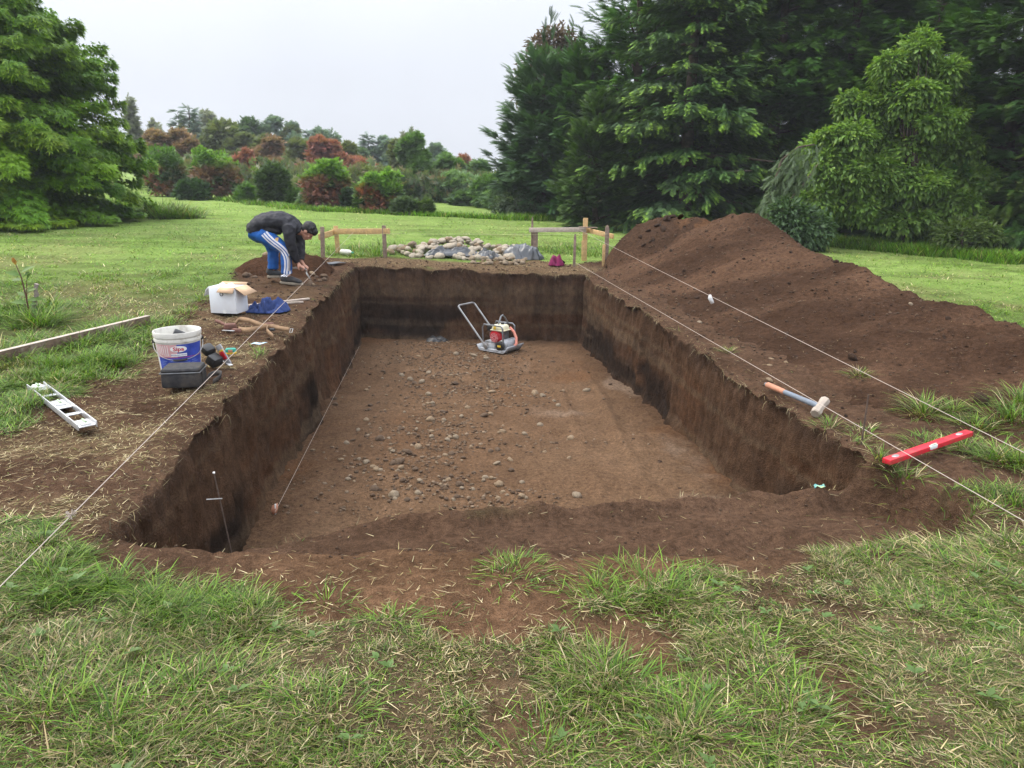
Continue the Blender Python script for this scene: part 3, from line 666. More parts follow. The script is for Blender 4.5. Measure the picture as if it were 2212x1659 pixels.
# the large leafy shrub in front of the wall
bz = base_at(1950, 16.4); q = lambda px, py, y=16.4: on_y(px, py, y) - bz
lob = [(*q(1985, 120, 16.8), .55, .5, .55), (*q(1920, 155, 16.8), .5, .5, .45), (*q(2030, 170, 16.8), .5, .5, .55), (*q(1965, 225, 16.6), .75, .6, .6), (*q(2020, 265, 16.4), .5, .5, .5), (*q(1840, 300), .6, .6, .45), (*q(1800, 370), .6, .6, .55), (*q(1880, 385), .65, .6, .6), (*q(1970, 400), .75, .6, .6), (*q(1850, 450), .55, .5, .45), (*q(1955, 480), .7, .6, .45), (*q(2060, 450), .55, .5, .5), (*q(1960, 330, 16.8), .7, .6, .5), (*q(2040, 500), .5, .5, .35), (*q(1900, 240, 17), .6, .5, .6), (*q(1920, 310, 17), .7, .5, .6), (*q(2070, 330, 17), .5, .5, .6), (*q(2100, 400, 16.8), .5, .5, .6), (*q(1770, 440), .5, .5, .5), (*q(1760, 330, 17), .45, .5, .5), (*q(1830, 230, 17.2), .35, .4, .4), (*q(2060, 240, 17.2), .4, .4, .5), (*q(2110, 500, 16), .4, .4, .4)]
leafy('leafy_shrub', 'tall light green broadleaf shrub with drooping leaves in front of the dark conifers', bz, hgt(1985, 90, 16.4), [(a, b, c_, d * random.uniform(.75, 1.1), e * .9, f * random.uniform(.7, 1.0)) for (a, b, c_, d, e, f) in lob], 58000, LEAF, .115, [(.095, .19, .028), (.12, .22, .034), (.085, .165, .036)], [(.25, .39, .07), (.30, .40, .06), (.21, .34, .085)], .8, cat='shrub', trunk_r=.05, shell=.22, down=.55, upb=.35, ragged=5)
# weeping tree and the bush at its foot
def weeping():
    base = base_at(1690, 16.2); root = empty('weeping_tree', base, 0, 'leaning grey green weeping tree with hanging twigs behind the soil heap', 'tree')
    P = [on_y(px, py, 16.2 - .1 * i) - base for i, (px, py) in enumerate([(1668, 520), (1662, 470), (1672, 400), (1690, 345), (1725, 318), (1760, 312)])]
    P2 = [on_y(px, py, 16.1) - base for (px, py) in [(1668, 500), (1700, 440), (1735, 400), (1770, 350)]]
    mb = MB(); mb.tube([Vector(p) for p in P], [.06, .05, .04, .03, .02, .012], 6); mb.tube(P2, [.03, .025, .02, .01], 5); mb.build('trunk', M['bark'], root, sharp=0)
    n = 620; t = rng.random(n) ** .8 * 4.99; i = t.astype(int); f = (t - i)[:, None]; PP = np.array([tuple(p) for p in P])
    pos = PP[i] * (1 - f) + PP[i + 1] * f; hang = rng.random(n) ** 1.2
    pos = pos + np.column_stack([rng.normal(-.04, .08, n), rng.normal(0, .12, n), -hang * .9 * np.clip((pos[:, 2] - .2) / 2, .2, 1)])
    pos[:, 2] = np.maximum(pos[:, 2], .05)
    ax = np.column_stack([rng.normal(-.2, .5, n), rng.normal(0, .5, n), -.8 * np.ones(n)])
    V, Fc, C = replicate(FINE, pos, ax, rng.normal(0, 1, (n, 3)), .19 * (.6 + .8 * rng.random(n)), pal(n, [(.10, .14, .07), (.09, .13, .075)]), pal(n, [(.22, .29, .14), (.17, .24, .12)]), .8)
    link('crown', np_mesh('crown', V, Fc, C), M['needle'], root, False)
weeping()
bz = base_at(1715, 15.6)
leafy('leafy_bush', 'round glossy green bush at the foot of the weeping tree, half behind the heap', bz, 1.1, [(0, 0, .45, .5, .45, .42), (.35, 0, .4, .4, .4, .38), (-.2, 0, .75, .35, .3, .3)], 2600, LEAF, .11, [(.05, .095, .035), (.06, .11, .05)], [(.12, .19, .09), (.10, .17, .06)], .8, cat='bush', trunk_r=.03, shell=.5, upb=.3)
bz = base_at(2075, 15.3)
leafy('leafy_bush', 'small yellowish green bush on the grass edge below the tall leafy shrub', bz, 1.0, [(0, 0, .4, .5, .4, .36), (.45, .1, .35, .35, .4, .3)], 1800, LEAF, .10, [(.05, .085, .02), (.065, .11, .024)], [(.11, .16, .04), (.13, .17, .035)], .8, cat='bush', trunk_r=.03, shell=.5, upb=.3)
bz = base_at(1112, 24.2)
leafy('leafy_bush', 'low grey green bush where the conifer wall meets the open lawn', bz, .9, [(0, 0, .4, .5, .5, .4), (.45, 0, .45, .4, .4, .45), (-.4, .2, .3, .3, .4, .3)], 1500, LEAF, .13, [(.075, .105, .06), (.06, .095, .05)], [(.15, .20, .12), (.13, .19, .09)], .8, cat='bush', trunk_r=.03, shell=.5, upb=.3)

# ---------------------------------------------------------------- row of clipped bushes and the woodland behind the lawn
def redlow(frac, red=((.26, .085, .06), (.30, .12, .08), (.20, .09, .06)), thr=.5):
    def fn(pos, d, b0, t0):
        n = len(pos); zmax = pos[:, 2].max(); k = fbm(pos[:, 0] * 1.6 + 7, pos[:, 2] * 1.8 + pos[:, 1], 205, 3)
        mk = (sst(frac + .12, frac - .12, pos[:, 2] / zmax + (k - .5) * .5) * sst(thr - .12, thr + .08, fbm(pos[:, 0] * 2.5, pos[:, 2] * 2.5 + 5, 206, 3)))[:, None]
        rc = pal(n, list(red)); gr = pal(n, [(.045, .085, .03), (.055, .10, .035)])
        low = sst(frac + .15, frac - .1, pos[:, 2] / zmax)[:, None]
        b0 = b0 * (1 - low) + gr * low
        return b0 * (1 - mk) + rc * mk, t0 * (1 - mk * .9 - .0) * (1 - low * .6) + rc * 1.25 * mk + gr * 1.5 * low * .6 * (1 - mk)
    return fn
GREEN = [(.10, .21, .03), (.13, .25, .034), (.08, .16, .032)]; GT = [(.32, .58, .06), (.27, .50, .055), (.36, .57, .075)]
def bush(label, px, bpy_, top, hw, c=GREEN, tip=GT, fn=None, n=1500, sz=.17, group='clipped bushes along the end of the lawn', name='bush'):
    b = at(px, bpy_); b.z -= .05; s = 1 / ppm(b); H = (bpy_ - top) * s; w_ = hw * s
    lob = [(0, 0, H * .5, w_ * .8, w_ * .8, H * .44), (-w_ * .45, -.1, H * .42, w_ * .55, w_ * .6, H * .40), (w_ * .48, -.05, H * .40, w_ * .52, w_ * .6, H * .38), (0, -.1, H * .25, w_ * .95, w_ * .8, H * .25)] + [(w_ * random.uniform(-.6, .6), -w_ * random.uniform(0, .6), H * random.uniform(.3, .85), w_ * .3, w_ * .3, H * .17) for _ in range(5)]
    leafy(name, label, b, H, lob, int(n * 1.7), TUFT, sz, c, tip, .9, group, 'bush', .05, .45, -.25, fn, 'leaf', upb=.2, ragged=4)
bush('dark green clipped bush with red lower twigs, nearest the maple', 362, 424, 312, 46, GREEN, [(.07, .15, .03), (.09, .17, .03)], redlow(.55, thr=.52), 2000)
bush('big clipped bush with green cap over rusty brown lower branches', 470, 430, 318, 50, GREEN, GT, redlow(.62, ((.22, .105, .07), (.17, .10, .065), (.25, .14, .09)), .40), 2200)
bush('low dark green rounded bush in front of the green capped rusty bush', 420, 432, 383, 34, [(.032, .07, .02), (.04, .085, .026)], [(.07, .14, .04), (.06, .12, .035)], None, 900)
bush('egg shaped plain green bush with yellowish green shoots', 597, 441, 348, 38, [(.03, .062, .024), (.04, .078, .024)], [(.13, .20, .035), (.10, .17, .035)], None, 1900)
bush('small pale green bush tucked beside the egg shaped bush', 640, 443, 405, 20, GREEN, [(.13, .22, .06), (.12, .2, .05)], None, 500)
bush('clipped bush with bright green crown over deep red branches', 707, 450, 346, 56, GREEN, GT, redlow(.58, ((.30, .105, .08), (.24, .10, .075), (.19, .105, .075)), .38), 2300)
bush('broad clipped bush with bright green top and scarlet patches', 822, 458, 370, 55, GREEN, GT, redlow(.55, ((.33, .10, .055), (.28, .10, .06)), .54), 2200)
bush('low flat topped pale green clipped bush', 880, 463, 425, 34, [(.045, .08, .03), (.05, .09, .034)], [(.15, .22, .09), (.14, .21, .07)], None, 1000)
bush('smallest round clipped bush, at the end of the row', 922, 465, 432, 15, [(.05, .09, .024), (.06, .1, .03)], [(.16, .23, .06), (.14, .21, .05)], None, 450)
bush('loose light green bush with bare stems between rusty and egg shaped bushes', 540, 437, 395, 28, GREEN, [(.10, .17, .06), (.09, .15, .05)], None, 550)
bush('dark low bush below the deep red branches', 765, 454, 405, 24, [(.03, .06, .03), (.04, .07, .03)], [(.07, .13, .05)], None, 600)

KIND = dict(
    rust=([(.24, .145, .095), (.28, .165, .11), (.18, .14, .085), (.13, .12, .06)], [(.36, .21, .14), (.32, .21, .13)]),
    red=([(.28, .11, .085), (.33, .13, .10), (.20, .12, .07)], [(.46, .16, .12), (.40, .17, .13)]),
    olive=([(.10, .135, .052), (.12, .15, .06), (.14, .145, .07)], [(.20, .25, .09), (.19, .22, .085)]),
    green=([(.075, .15, .042), (.085, .165, .048)], [(.17, .29, .075), (.15, .26, .07)]),
    dark=([(.055, .10, .05), (.065, .11, .052)], [(.11, .18, .08)]),
    blue=([(.12, .175, .145), (.135, .19, .155)], [(.23, .31, .25), (.21, .29, .23)]),  # blue green foliage, paled in its colour to stand in for distance haze
    grey=([(.19, .205, .18), (.21, .215, .19)], [(.30, .32, .28), (.28, .30, .26)]),  # grey foliage, also lightened so far trees look hazier than the volume makes them
    pale=([(.12, .20, .082), (.10, .175, .075)], [(.24, .35, .16), (.22, .33, .15)]))
GW = 'woodland trees behind the lawn'
def undergrowth():
    n = 15000; px = 325 + 770 * rng.random(n); y = 34.5 + 9 * rng.random(n) - .006 * np.clip(px - 600, 0, 500); x = (px - 1106) / F * (y * math.cos(PITCH) + .4)
    h = 1.7 * fbm(x * .5, y * .5, 221, 3) + .1; pos = np.column_stack([x, y, z_plane(x, y) + h * rng.random(n) ** .7]); ax = rng.normal(0, .6, (n, 3)); ax[:, 2] += .7
    k = sst(.45, .6, fbm(x * .6 + 3, y * .6, 222, 3))[:, None]; c0 = pal(n, KIND['olive'][0]) * (1 - k) + pal(n, KIND['dark'][0]) * k; c1 = pal(n, KIND['olive'][1] + KIND['green'][1] + KIND['rust'][1])
    V, Fc, C = replicate(TUFT, pos, ax, rng.normal(0, 1, (n, 3)), .40 * (.6 + .8 * rng.random(n)), c0, c1, .8)
    tag(link('undergrowth', np_mesh('undergrowth', V, Fc, C), M['leaf'], None, False), kind='stuff')
undergrowth()
def back(label, px, y, top, hw, kind, form='round', n=None, bottom=None):
    b = base_at(px, y); b.z = min(float(z_plane(b.x, y)), .4); H = on_y(px, top, y).z - b.z; w_ = 1.15 * hw / ppm((b.x, y, b.z)); c, tp = KIND[kind]
    n = int((n or int(520 + 26 * hw)) * 3.0); sz = .20 + .003 * y
    if form == 'cone':
        conifer('conifer_tree', label, b, H, w_ * 1.15, 60, max(22, n // 45), FEATHER, sz * 1.5, c, tp, .8, (0, 30), -.08, shape=.75, group=GW, flat=.12)
        return
    lob = []; k = 7 if form == 'round' else 9
    for i in range(k):
        f = (i + .5) / k; a = rng.random() * 6.28; r = w_ * (.45 if form == 'round' else .85) * rng.random() ** .7
        zc = H * (.22 + .64 * f); ww = w_ * (.72 if form == 'round' else .40) * (1 - .5 * abs(f - .4)) * (.8 + .4 * rng.random())
        lob.append((math.cos(a) * r, math.sin(a) * r, zc, ww, ww, H * (.17 if form == 'round' else .12)))
    lob.append((rng.normal(0, .1) * w_, 0, H * .9, w_ * .34, w_ * .34, H * .11))
    leafy('broadleaf_tree', label, b, H, lob, n, TUFT, sz, c, tp, .85, GW, 'tree', .05 + .012 * H, .35 if form == 'round' else .1, -.15, None, 'leaf', ragged=(3 if form == 'round' else 4))
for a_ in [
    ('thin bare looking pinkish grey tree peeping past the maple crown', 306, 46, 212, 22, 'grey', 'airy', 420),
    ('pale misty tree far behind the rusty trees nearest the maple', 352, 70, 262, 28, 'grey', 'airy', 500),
    ('reddish brown tree above the dark bush nearest the maple', 345, 41, 288, 38, 'rust', 'airy'),
    ('rust coloured tree between the two big clipped bushes', 402, 40, 285, 40, 'rust', 'airy'),
    ('small dark pointed conifer among the rusty trees', 404, 43, 272, 16, 'olive', 'cone'),
    ('narrow blue grey conifer, first of the hazy pair on the skyline', 402, 60, 238, 24, 'blue', 'cone'),
    ('tallest blue grey conifer on the woodland skyline', 425, 58, 228, 36, 'blue', 'cone'),
    ('soft grey conifer next to the tallest skyline conifer', 455, 60, 240, 36, 'grey', 'airy'),
    ('broad olive tree behind the green capped rusty bush', 488, 47, 262, 52, 'olive', 'round'),
    ('dark round headed oak on the skyline', 540, 58, 256, 42, 'dark', 'round'),
    ('olive green tree below the dark round headed oak', 540, 46, 290, 42, 'olive', 'airy'),
    ('bright crimson narrow tree beside the green capped rusty bush', 540, 38, 328, 17, 'red', 'airy', 620),
    ('tan and rust coloured tree behind the egg shaped bush', 600, 43, 300, 44, 'rust', 'airy'),
    ('feathery grey green tree with open branches above the tan tree', 605, 60, 254, 44, 'blue', 'airy'),
    ('second feathery grey green tree, lower, with rounded top', 645, 61, 276, 34, 'olive', 'airy'),
    ('dark bluish tree deep in the woodland behind the egg shaped bush', 572, 50, 325, 30, 'dark', 'round'),
    ('small blue green pointed tree on the skyline', 672, 63, 284, 15, 'blue', 'cone'),
    ('rounded blue green tree on the skyline behind the scarlet tree', 705, 60, 281, 36, 'blue', 'round'),
    ('mixed olive and rust tree behind the scarlet tree', 655, 45, 305, 40, 'olive', 'airy'),
    ('tall scarlet leaved tree above the deep red clipped bush', 700, 42, 302, 46, 'red', 'airy'),
    ('pinkish rust tree between the two bright topped bushes', 770, 41, 345, 36, 'red', 'airy', 900),
    ('olive tree sloping down from the scarlet tree', 748, 47, 312, 36, 'olive', 'airy'),
    ('pointed blue green tree in the middle of the skyline', 800, 58, 292, 26, 'blue', 'cone'),
    ('spreading grey green tree with gaps showing sky', 832, 58, 300, 36, 'blue', 'airy'),
    ('misty dark tree below the pointed blue green one', 785, 54, 325, 34, 'dark', 'round'),
    ('tall slim green tree with one red spray, right of the scarlet patched bush', 902, 36, 292, 33, 'green', 'airy', 1900),
    ('olive brown tree leaning on the tall slim green tree', 868, 40, 305, 24, 'olive', 'airy'),
    ('thin grey brown tree top sticking up above the tall slim green tree', 890, 44, 284, 13, 'grey', 'airy', 520),
    ('hazy blue green tree beyond the tall slim green tree', 942, 60, 315, 30, 'blue', 'airy'),
    ('bright green young tree beyond the smallest clipped bush', 962, 38, 336, 30, 'green', 'airy'),
    ('small tree with pink red new leaves near the conifer wall', 1000, 42, 340, 20, 'red', 'airy', 600),
    ('narrow orange brown bushy tree on the lawn edge', 938, 34, 393, 18, 'rust', 'airy', 650),
    ('pale green willowy tree close to the conifer wall', 1040, 38, 352, 34, 'pale', 'airy'),
    ('broad grey green shrub mass behind the orange brown tree', 985, 33, 378, 44, 'pale', 'round', 2000),
    ('dark green drooping shrub beside the conifer wall', 1055, 30, 388, 34, 'green', 'round', 1800),
    ('low very dark shrub at the lawn edge below the willowy tree', 1020, 31, 418, 38, 'dark', 'round', 1500),
    ('grey green shrub pressed against the end cypress', 1085, 29, 400, 26, 'pale', 'airy', 1200)]:
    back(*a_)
# ================================================================== THINGS ON THE SITE
M['wood'] = mat('fresh_pine', (.50, .33, .15), .75, var=.18, scale=30, bump=.3, bscale=90, dirt=(.25, .17, .09), dscale=9, dirt_amt=.5)
M['oldwood'] = mat('weathered_wood', (.23, .165, .125), .85, var=.3, scale=26, bump=.5, bscale=70, dirt=(.12, .09, .075), dscale=8)
M['greywood'] = mat('pale_planed_wood', (.43, .36, .30), .8, var=.2, scale=26, bump=.3, bscale=70, dirt=(.25, .2, .16), dscale=7)
M['stone'] = mat('river_stone', (.20, .155, .105), .85, var=.30, scale=9, bump=.35, bscale=60, spec=.2, dirt=(.15, .115, .085), dscale=5, dirt_amt=.55)
M['stone2'] = mat('warm_river_stone', (.21, .15, .092), .85, var=.30, scale=9, bump=.35, bscale=60, spec=.2, dirt=(.12, .085, .06), dscale=5, dirt_amt=.6)
M['stone3'] = mat('muddy_river_stone', (.10, .068, .045), .9, var=.3, scale=9, bump=.4, bscale=60, spec=.15, dirt=(.09, .06, .042), dscale=5, dirt_amt=.7)
M['clod'] = mat('soil_clod', (.052, .033, .023), .95, var=.4, scale=12, bump=.9, bscale=45, spec=.05)
M['black'] = mat('black_plastic', (.017, .017, .018), .45, var=.2, scale=12, spec=.45, dirt=(.06, .05, .04), dscale=7, dirt_amt=.3)
M['tarp'] = mat('black_sheeting', (.040, .045, .052), .38, var=.2, scale=8, spec=.6, dirt=(.12, .10, .085), dscale=6, dirt_amt=.4)
M['nylon'] = mat('black_nylon', (.028, .028, .030), .75, var=.3, scale=40, bump=.3, bscale=260, dirt=(.11, .088, .066), dscale=8, dirt_amt=.55)
M['steel'] = mat('worn_steel', (.42, .42, .41), .45, .85, var=.2, scale=20, dirt=(.14, .10, .07), dscale=9, dirt_amt=.6)
M['alu'] = mat('aluminium', (.62, .63, .64), .42, .6, var=.12, scale=24, dirt=(.30, .25, .2), dscale=10, dirt_amt=.4)
M['castgrey'] = mat('grey_castings', (.33, .345, .365), .65, .25, var=.25, scale=16, dirt=(.14, .10, .07), dscale=11, dirt_amt=.8)
M['tubegrey'] = mat('grey_tube', (.20, .21, .22), .5, .4, var=.2, scale=22, dirt=(.10, .075, .05), dscale=8, dirt_amt=.5)
M['redpaint'] = mat('red_plastic', (.50, .020, .030), .5, var=.15, scale=22, dirt=(.20, .09, .06), dscale=9, dirt_amt=.45)
M['redlevel'] = mat('red_enamel', (.60, .022, .040), .42, var=.1, scale=22, dirt=(.22, .09, .06), dscale=16, dirt_amt=.6)
M['cream'] = mat('cream_enamel', (.72, .68, .48), .45, var=.08, scale=22, dirt=(.35, .28, .18), dscale=9, dirt_amt=.45)
M['yellow'] = mat('yellow_sticker', (.72, .48, .03), .5, var=.12, scale=40, dirt=(.3, .2, .06), dscale=20, dirt_amt=.5)
M['orange'] = mat('faded_orange', (.44, .20, .12), .7, var=.2, scale=20, dirt=(.25, .15, .1), dscale=9, dirt_amt=.5)
M['whitep'] = mat('white_plastic', (.66, .64, .58), .55, var=.1, scale=14, dirt=(.30, .25, .19), dscale=11, dirt_amt=.7)
M['whitec'] = mat('white_card', (.76, .78, .81), .75, var=.05, scale=8, dirt=(.55, .53, .5), dscale=4, dirt_amt=.35)
M['card'] = mat('brown_card', (.52, .35, .22), .85, var=.08, scale=12, bump=.1)
M['blue'] = mat('printed_blue', (.035, .065, .36), .5, var=.35, scale=14, dirt=(.16, .2, .45), dscale=11, dirt_amt=.5)
M['pink'] = mat('printed_pink', (.62, .33, .33), .55, var=.1, scale=16, dirt=(.6, .5, .48), dscale=30, dirt_amt=.5)
M['redink'] = mat('red_ink', (.50, .03, .06), .55, var=.1)
M['inkblue'] = mat('blue_ink', (.05, .07, .25), .55, var=.1)
M['white'] = mat('white_print', (.78, .78, .76), .55, var=.05, dirt=(.5, .46, .42), dscale=12, dirt_amt=.3)
M['cloth'] = mat('blue_cloth', (.028, .050, .155), .9, var=.25, scale=22, bump=.4, bscale=240, dirt=(.012, .02, .06), dscale=5, dirt_amt=.5)
M['magenta'] = mat('magenta_cloth', (.17, .012, .065), .8, var=.25, scale=18, bump=.3, bscale=160)
M['leather'] = mat('tan_leather', (.24, .15, .08), .75, var=.25, scale=20, bump=.3, bscale=120, dirt=(.14, .08, .05), dscale=8)
M['dleather'] = mat('brown_leather', (.13, .055, .038), .7, var=.3, scale=20, bump=.4, bscale=120)
M['string'] = mat('mason_line', (.44, .37, .32), .85, var=.12, scale=60)
M['gstring'] = mat('yellowish_line', (.62, .62, .34), .85, var=.12, scale=60)
M['paperb'] = mat('pale_blue_paper', (.45, .62, .75), .7, var=.08)
M['teal'] = mat('teal_plastic', (.03, .27, .20), .5, var=.2, scale=30)
M['rust'] = mat('rusty_rod', (.13, .095, .075), .85, .4, var=.4, scale=40, bump=.4, bscale=200)
M['rubber'] = mat('pinkish_hose', (.60, .22, .16), .6, var=.2, scale=18, dirt=(.3, .16, .1), dscale=9, dirt_amt=.5)

# ---------------------------------------------------------------- helpers
def plank_box(mb, a, b, h, th, bev=.003):
    a = Vector(a); b = Vector(b); d = b - a; ln = d.length; d.normalize()
    up = Vector((0, 0, 1)); y = up.cross(d)
    y = y.normalized() if y.length > .05 else Vector((0, 1, 0)); z = d.cross(y)
    return mb.box((a + b) / 2, (ln, th, h), Matrix((d, y, z)).transposed(), bev=bev)
def post(parent, px, base, top, w, m, y=None, dx=0, th=.045, name='post', point=0):
    b = at(px, base); y = y or b.y; t = on_y(px + dx, top, y); b = Vector((b.x, y, float(z_smooth(b.x, y)) - .12))
    mb = MB(); wd = w / ppm((b.x, y, .2)); d = (t - b); ln = d.length; zz = d.normalized(); xx = Vector((1, 0, 0)) - zz * zz.x; xx.normalize(); yy = zz.cross(xx)
    r = Matrix((xx, yy, zz)).transposed()
    if point:
        mb.box(b + zz * (ln - point) / 2, (wd, th, ln - point), r, bev=.003); mb.box(b + zz * (ln - point * .52), (wd * .98, th * .98, point), r, taper=.35, bev=.002)
    else: mb.box((b + t) / 2, (wd, th, ln), r, bev=.003)
    o = mb.build(name, m, parent); return o, b, t
def inverse_place(o):                                    # world-space mesh under an Empty: keep it where it is
    p = o.parent; o.matrix_parent_inverse = (Matrix.Translation(p.location) @ p.rotation_euler.to_matrix().to_4x4()).inverted()
    return o
def line(name, pts, r, m, label, cat='string', sag=.0, n=40):
    P = []
    pts = [Vector(p) for p in pts]
    for a, b in zip(pts, pts[1:]):
        for i in range(n): t = i / n; q = a.lerp(b, t); q.z -= sag * 4 * t * (1 - t); P.append(q)
    P.append(pts[-1]); mb = MB(); mb.tube(P, r, 6); return tag(mb.build(name, m, None), label, cat)

# ---------------------------------------------------------------- batter boards and stakes
def world_part(o, root): o.parent = root; return inverse_place(o)
lb = empty('batter_board', at(727, 548), 0, 'corner batter board of fresh pine behind the person, with one grey post', 'batter board')
for a_ in ((697, 556, 490, 8, M['oldwood'], None, -1), (731, 548, 488, 9, M['wood'], None, -6), (832, 557, 487, 8, M['oldwood'], None, -3)):
    world_part(post(None, a_[0], a_[1], a_[2], a_[3], a_[4], a_[5], a_[6])[0], lb)
yb = at(731, 548).y - .05; mb = MB(); plank_box(mb, on_y(719, 500, yb), on_y(842, 499.5, at(832, 557).y - .05), .085, .024)
world_part(mb.build('board', M['wood']), lb)
mb = MB(); plank_box(mb, on_y(689, 512, at(697, 556).y + .05), on_y(722, 502, yb + .02), .09, .024); world_part(mb.build('board', M['wood']), lb)
rb = empty('batter_board', at(1264, 563), 0, 'corner batter board between the cobble pile and the soil heap, with a pale grey rail', 'batter board')
A = post(None, 1149, 553, 468, 4.5, M['oldwood'], None, 1, .03, point=.10); world_part(A[0], rb)
A2 = post(None, 1156, 553, 501, 10, M['oldwood'], A[1].y - .04, 1); world_part(A2[0], rb)
C_ = post(None, 1262, 563, 471, 10, M['wood'], None, 3); world_part(C_[0], rb)
C2 = post(None, 1261, 563, 520, 11, M['wood'], C_[1].y - .05, 1, .03); world_part(C2[0], rb)
D_ = post(None, 1309, 576, 486, 8.5, M['oldwood'], None, 3, point=.05); world_part(D_[0], rb)
D2 = post(None, 1303, 576, 528, 6, M['wood'], D_[1].y - .02, 2, .03); world_part(D2[0], rb)
mb = MB(); plank_box(mb, on_y(1143, 497, A[1].y - .06), on_y(1266, 496, C_[1].y - .05), .075, .024); world_part(mb.build('board', M['greywood']), rb)
mb = MB(); plank_box(mb, on_y(1268, 497, C_[1].y + .045), on_y(1325, 511, D_[1].y + .05), .075, .024); world_part(mb.build('board', M['wood']), rb)
mb = MB(); plank_box(mb, on_y(1250, 490, C_[1].y - .09), on_y(1291, 492, C_[1].y - .12), .014, .05); world_part(mb.build('slat', M['oldwood']), rb)
st = post(None, 1240, 577, 505, 5.5, M['oldwood'], None, 2.5, .03, name='stake', point=.05)
tag(st[0], 'short weathered stake at the far pit corner holding the inner line', 'stake')

# ---------------------------------------------------------------- mason's lines
a = on_y(764, 501, 12.38); b = Vector((-1.54, 2.07, .25)); d = b - a
ln_ = line('mason_line', [a, a + d * 1.16], .0017, M['string'], 'long pale line stretched over the left bank beside the bucket and black bag', sag=.01)
k = a + d * .955
mb = MB()
for i in range(26):
    v = Vector(rng.normal(0, 1, 3)).normalized() * .02; mb.tube([k, k + v * .6 + Vector((0, 0, -.004)), k + v], .0012, 4)
kn = mb.build('knot', M['string'], ln_)
a = on_y(1243, 567, st[1].y - .03); b = Vector((2.06, 2.8, .10))
line('mason_line', [a, a + (b - a) * 1.30], .0017, M['string'], 'lower of the two lines over the soil heap, running past the sledgehammer', sag=.008)
a = on_y(1246, 494, C_[1].y - .075); b = Vector((2.37, 3.34, .20)); d = b - a
line('mason_line', [a, a + d * 1.36], .0017, M['string'], 'upper of the two lines over the soil heap, with a white rag tied on', sag=.008)
p = a + d * .60
mb = MB(); mb.sheet([[p + Vector((-.012, 0, .003)), p + Vector((.008, .006, .003))], [p + Vector((-.02, .004, -.03)), p + Vector((.02, -.004, -.028))], [p + Vector((-.006, 0, -.055)), p + Vector((.034, .006, -.05))], [p + Vector((.012, 0, -.085)), p + Vector((.04, .002, -.075))]])
tag(mb.build('rag', M['white'], None, solid=.003), 'white scrap of rag knotted to the upper line over the soil heap', 'rag')
line('mason_line', [on_y(690, 508, 12.0), on_y(834, 505, at(832, 557).y - .09), on_y(1312, 505.5, D_[1].y - .04)], .0018, M['gstring'], 'thin yellowish line strung level between the two batter boards above the cobbles', sag=.006)
p0 = on_floor(776, 748, .05); p1 = on_floor(594, 1106, .04)
line('mason_line', [p0, p1], .0012, M['string'], 'thin line along the foot of the pit wall to a taped peg', sag=.004)
pg = empty('marker_peg', on_floor(594, 1110), 0, 'small peg with white and orange tape on the pit floor', 'peg')
MB().tube([(0, 0, -.04), (.004, 0, .03), (.008, 0, .07)], .006, 6).build('peg', M['white'], pg)
MB().sheet([[(-.014, 0, .06), (.02, .01, .075)], [(-.02, -.012, .03), (.024, 0, .04)], [(-.012, -.016, .0), (.016, -.01, .012)]]).build('tape', M['orange'], pg, solid=.003)
p = on_floor(594, 1106)
# ---------------------------------------------------------------- rods
base = Vector((-1.33, 3.36, -.55)); top = on_y(462, 1021, 3.36); rb_ = empty('rebar_rod', base, 0, 'thin rod with a short cross pin standing in the near pit corner', 'rod')
MB().tube([Vector((0, 0, 0)), top - base], .0033, 8).build('rod', M['rust'], rb_)
c1 = on_y(446, 1079, 3.355) - base; c2 = on_y(480, 1077, 3.355) - base
MB().tube([c1, c2], .003, 6).build('cross_pin', M['steel'], rb_); MB().lathe([(0, .004), (.005, .003), (.006, 0), (.005, -.004), (0, -.005)], 10, Matrix.Translation(top - base)).build('cap', M['white'], rb_)
b = on_y(1846, 1040, 3.93); t = on_y(1876, 853, 3.93); b2 = b + (b - t) * .3
tag(MB().tube([b2, b.lerp(t, .5) + Vector((.004, 0, 0)), t], [.005, .005, .0045], 8).build('iron_rod', M['rust']), 'dark iron rod stuck upright at the pit corner before the sledgehammer', 'rod')

# ---------------------------------------------------------------- stones
def stone_mesh(seed, sq=(1, .85, .68)):
    bm = bmesh.new(); bmesh.ops.create_icosphere(bm, subdivisions=3, radius=.5); r_ = random.Random(seed); o = Vector((r_.random() * 50, r_.random() * 50, r_.random() * 50))
    from mathutils import noise as nn
    for v in bm.verts:
        n = v.co.normalized(); k = 1 + .26 * nn.noise(n * 1.1 + o) + .10 * nn.noise(n * 2.6 + o) + .03 * nn.noise(n * 7 + o)
        p = n * .5 * k; v.co = Vector((p.x * sq[0], p.y * sq[1], p.z * sq[2]))
    me = bpy.data.meshes.new('stone'); bm.to_mesh(me); bm.free(); me.shade_smooth(); return me
STONES = [stone_mesh(i, q) for i, q in enumerate([(1, .85, .68), (1.1, .75, .62), (1, .95, .75), (1.2, .8, .5), (.95, .9, .8), (1.05, .8, .55)])]
SV = []
M['stone4'] = mat('pale_river_stone', (.32, .275, .21), .85, var=.28, scale=9, bump=.35, bscale=60, spec=.2, dirt=(.2, .16, .115), dscale=5, dirt_amt=.5)
for mi in ('stone', 'stone2', 'stone3', 'stone4'):
    for s_ in STONES:
        c_ = s_.copy(); c_.materials.append(M[mi]); SV.append(c_)
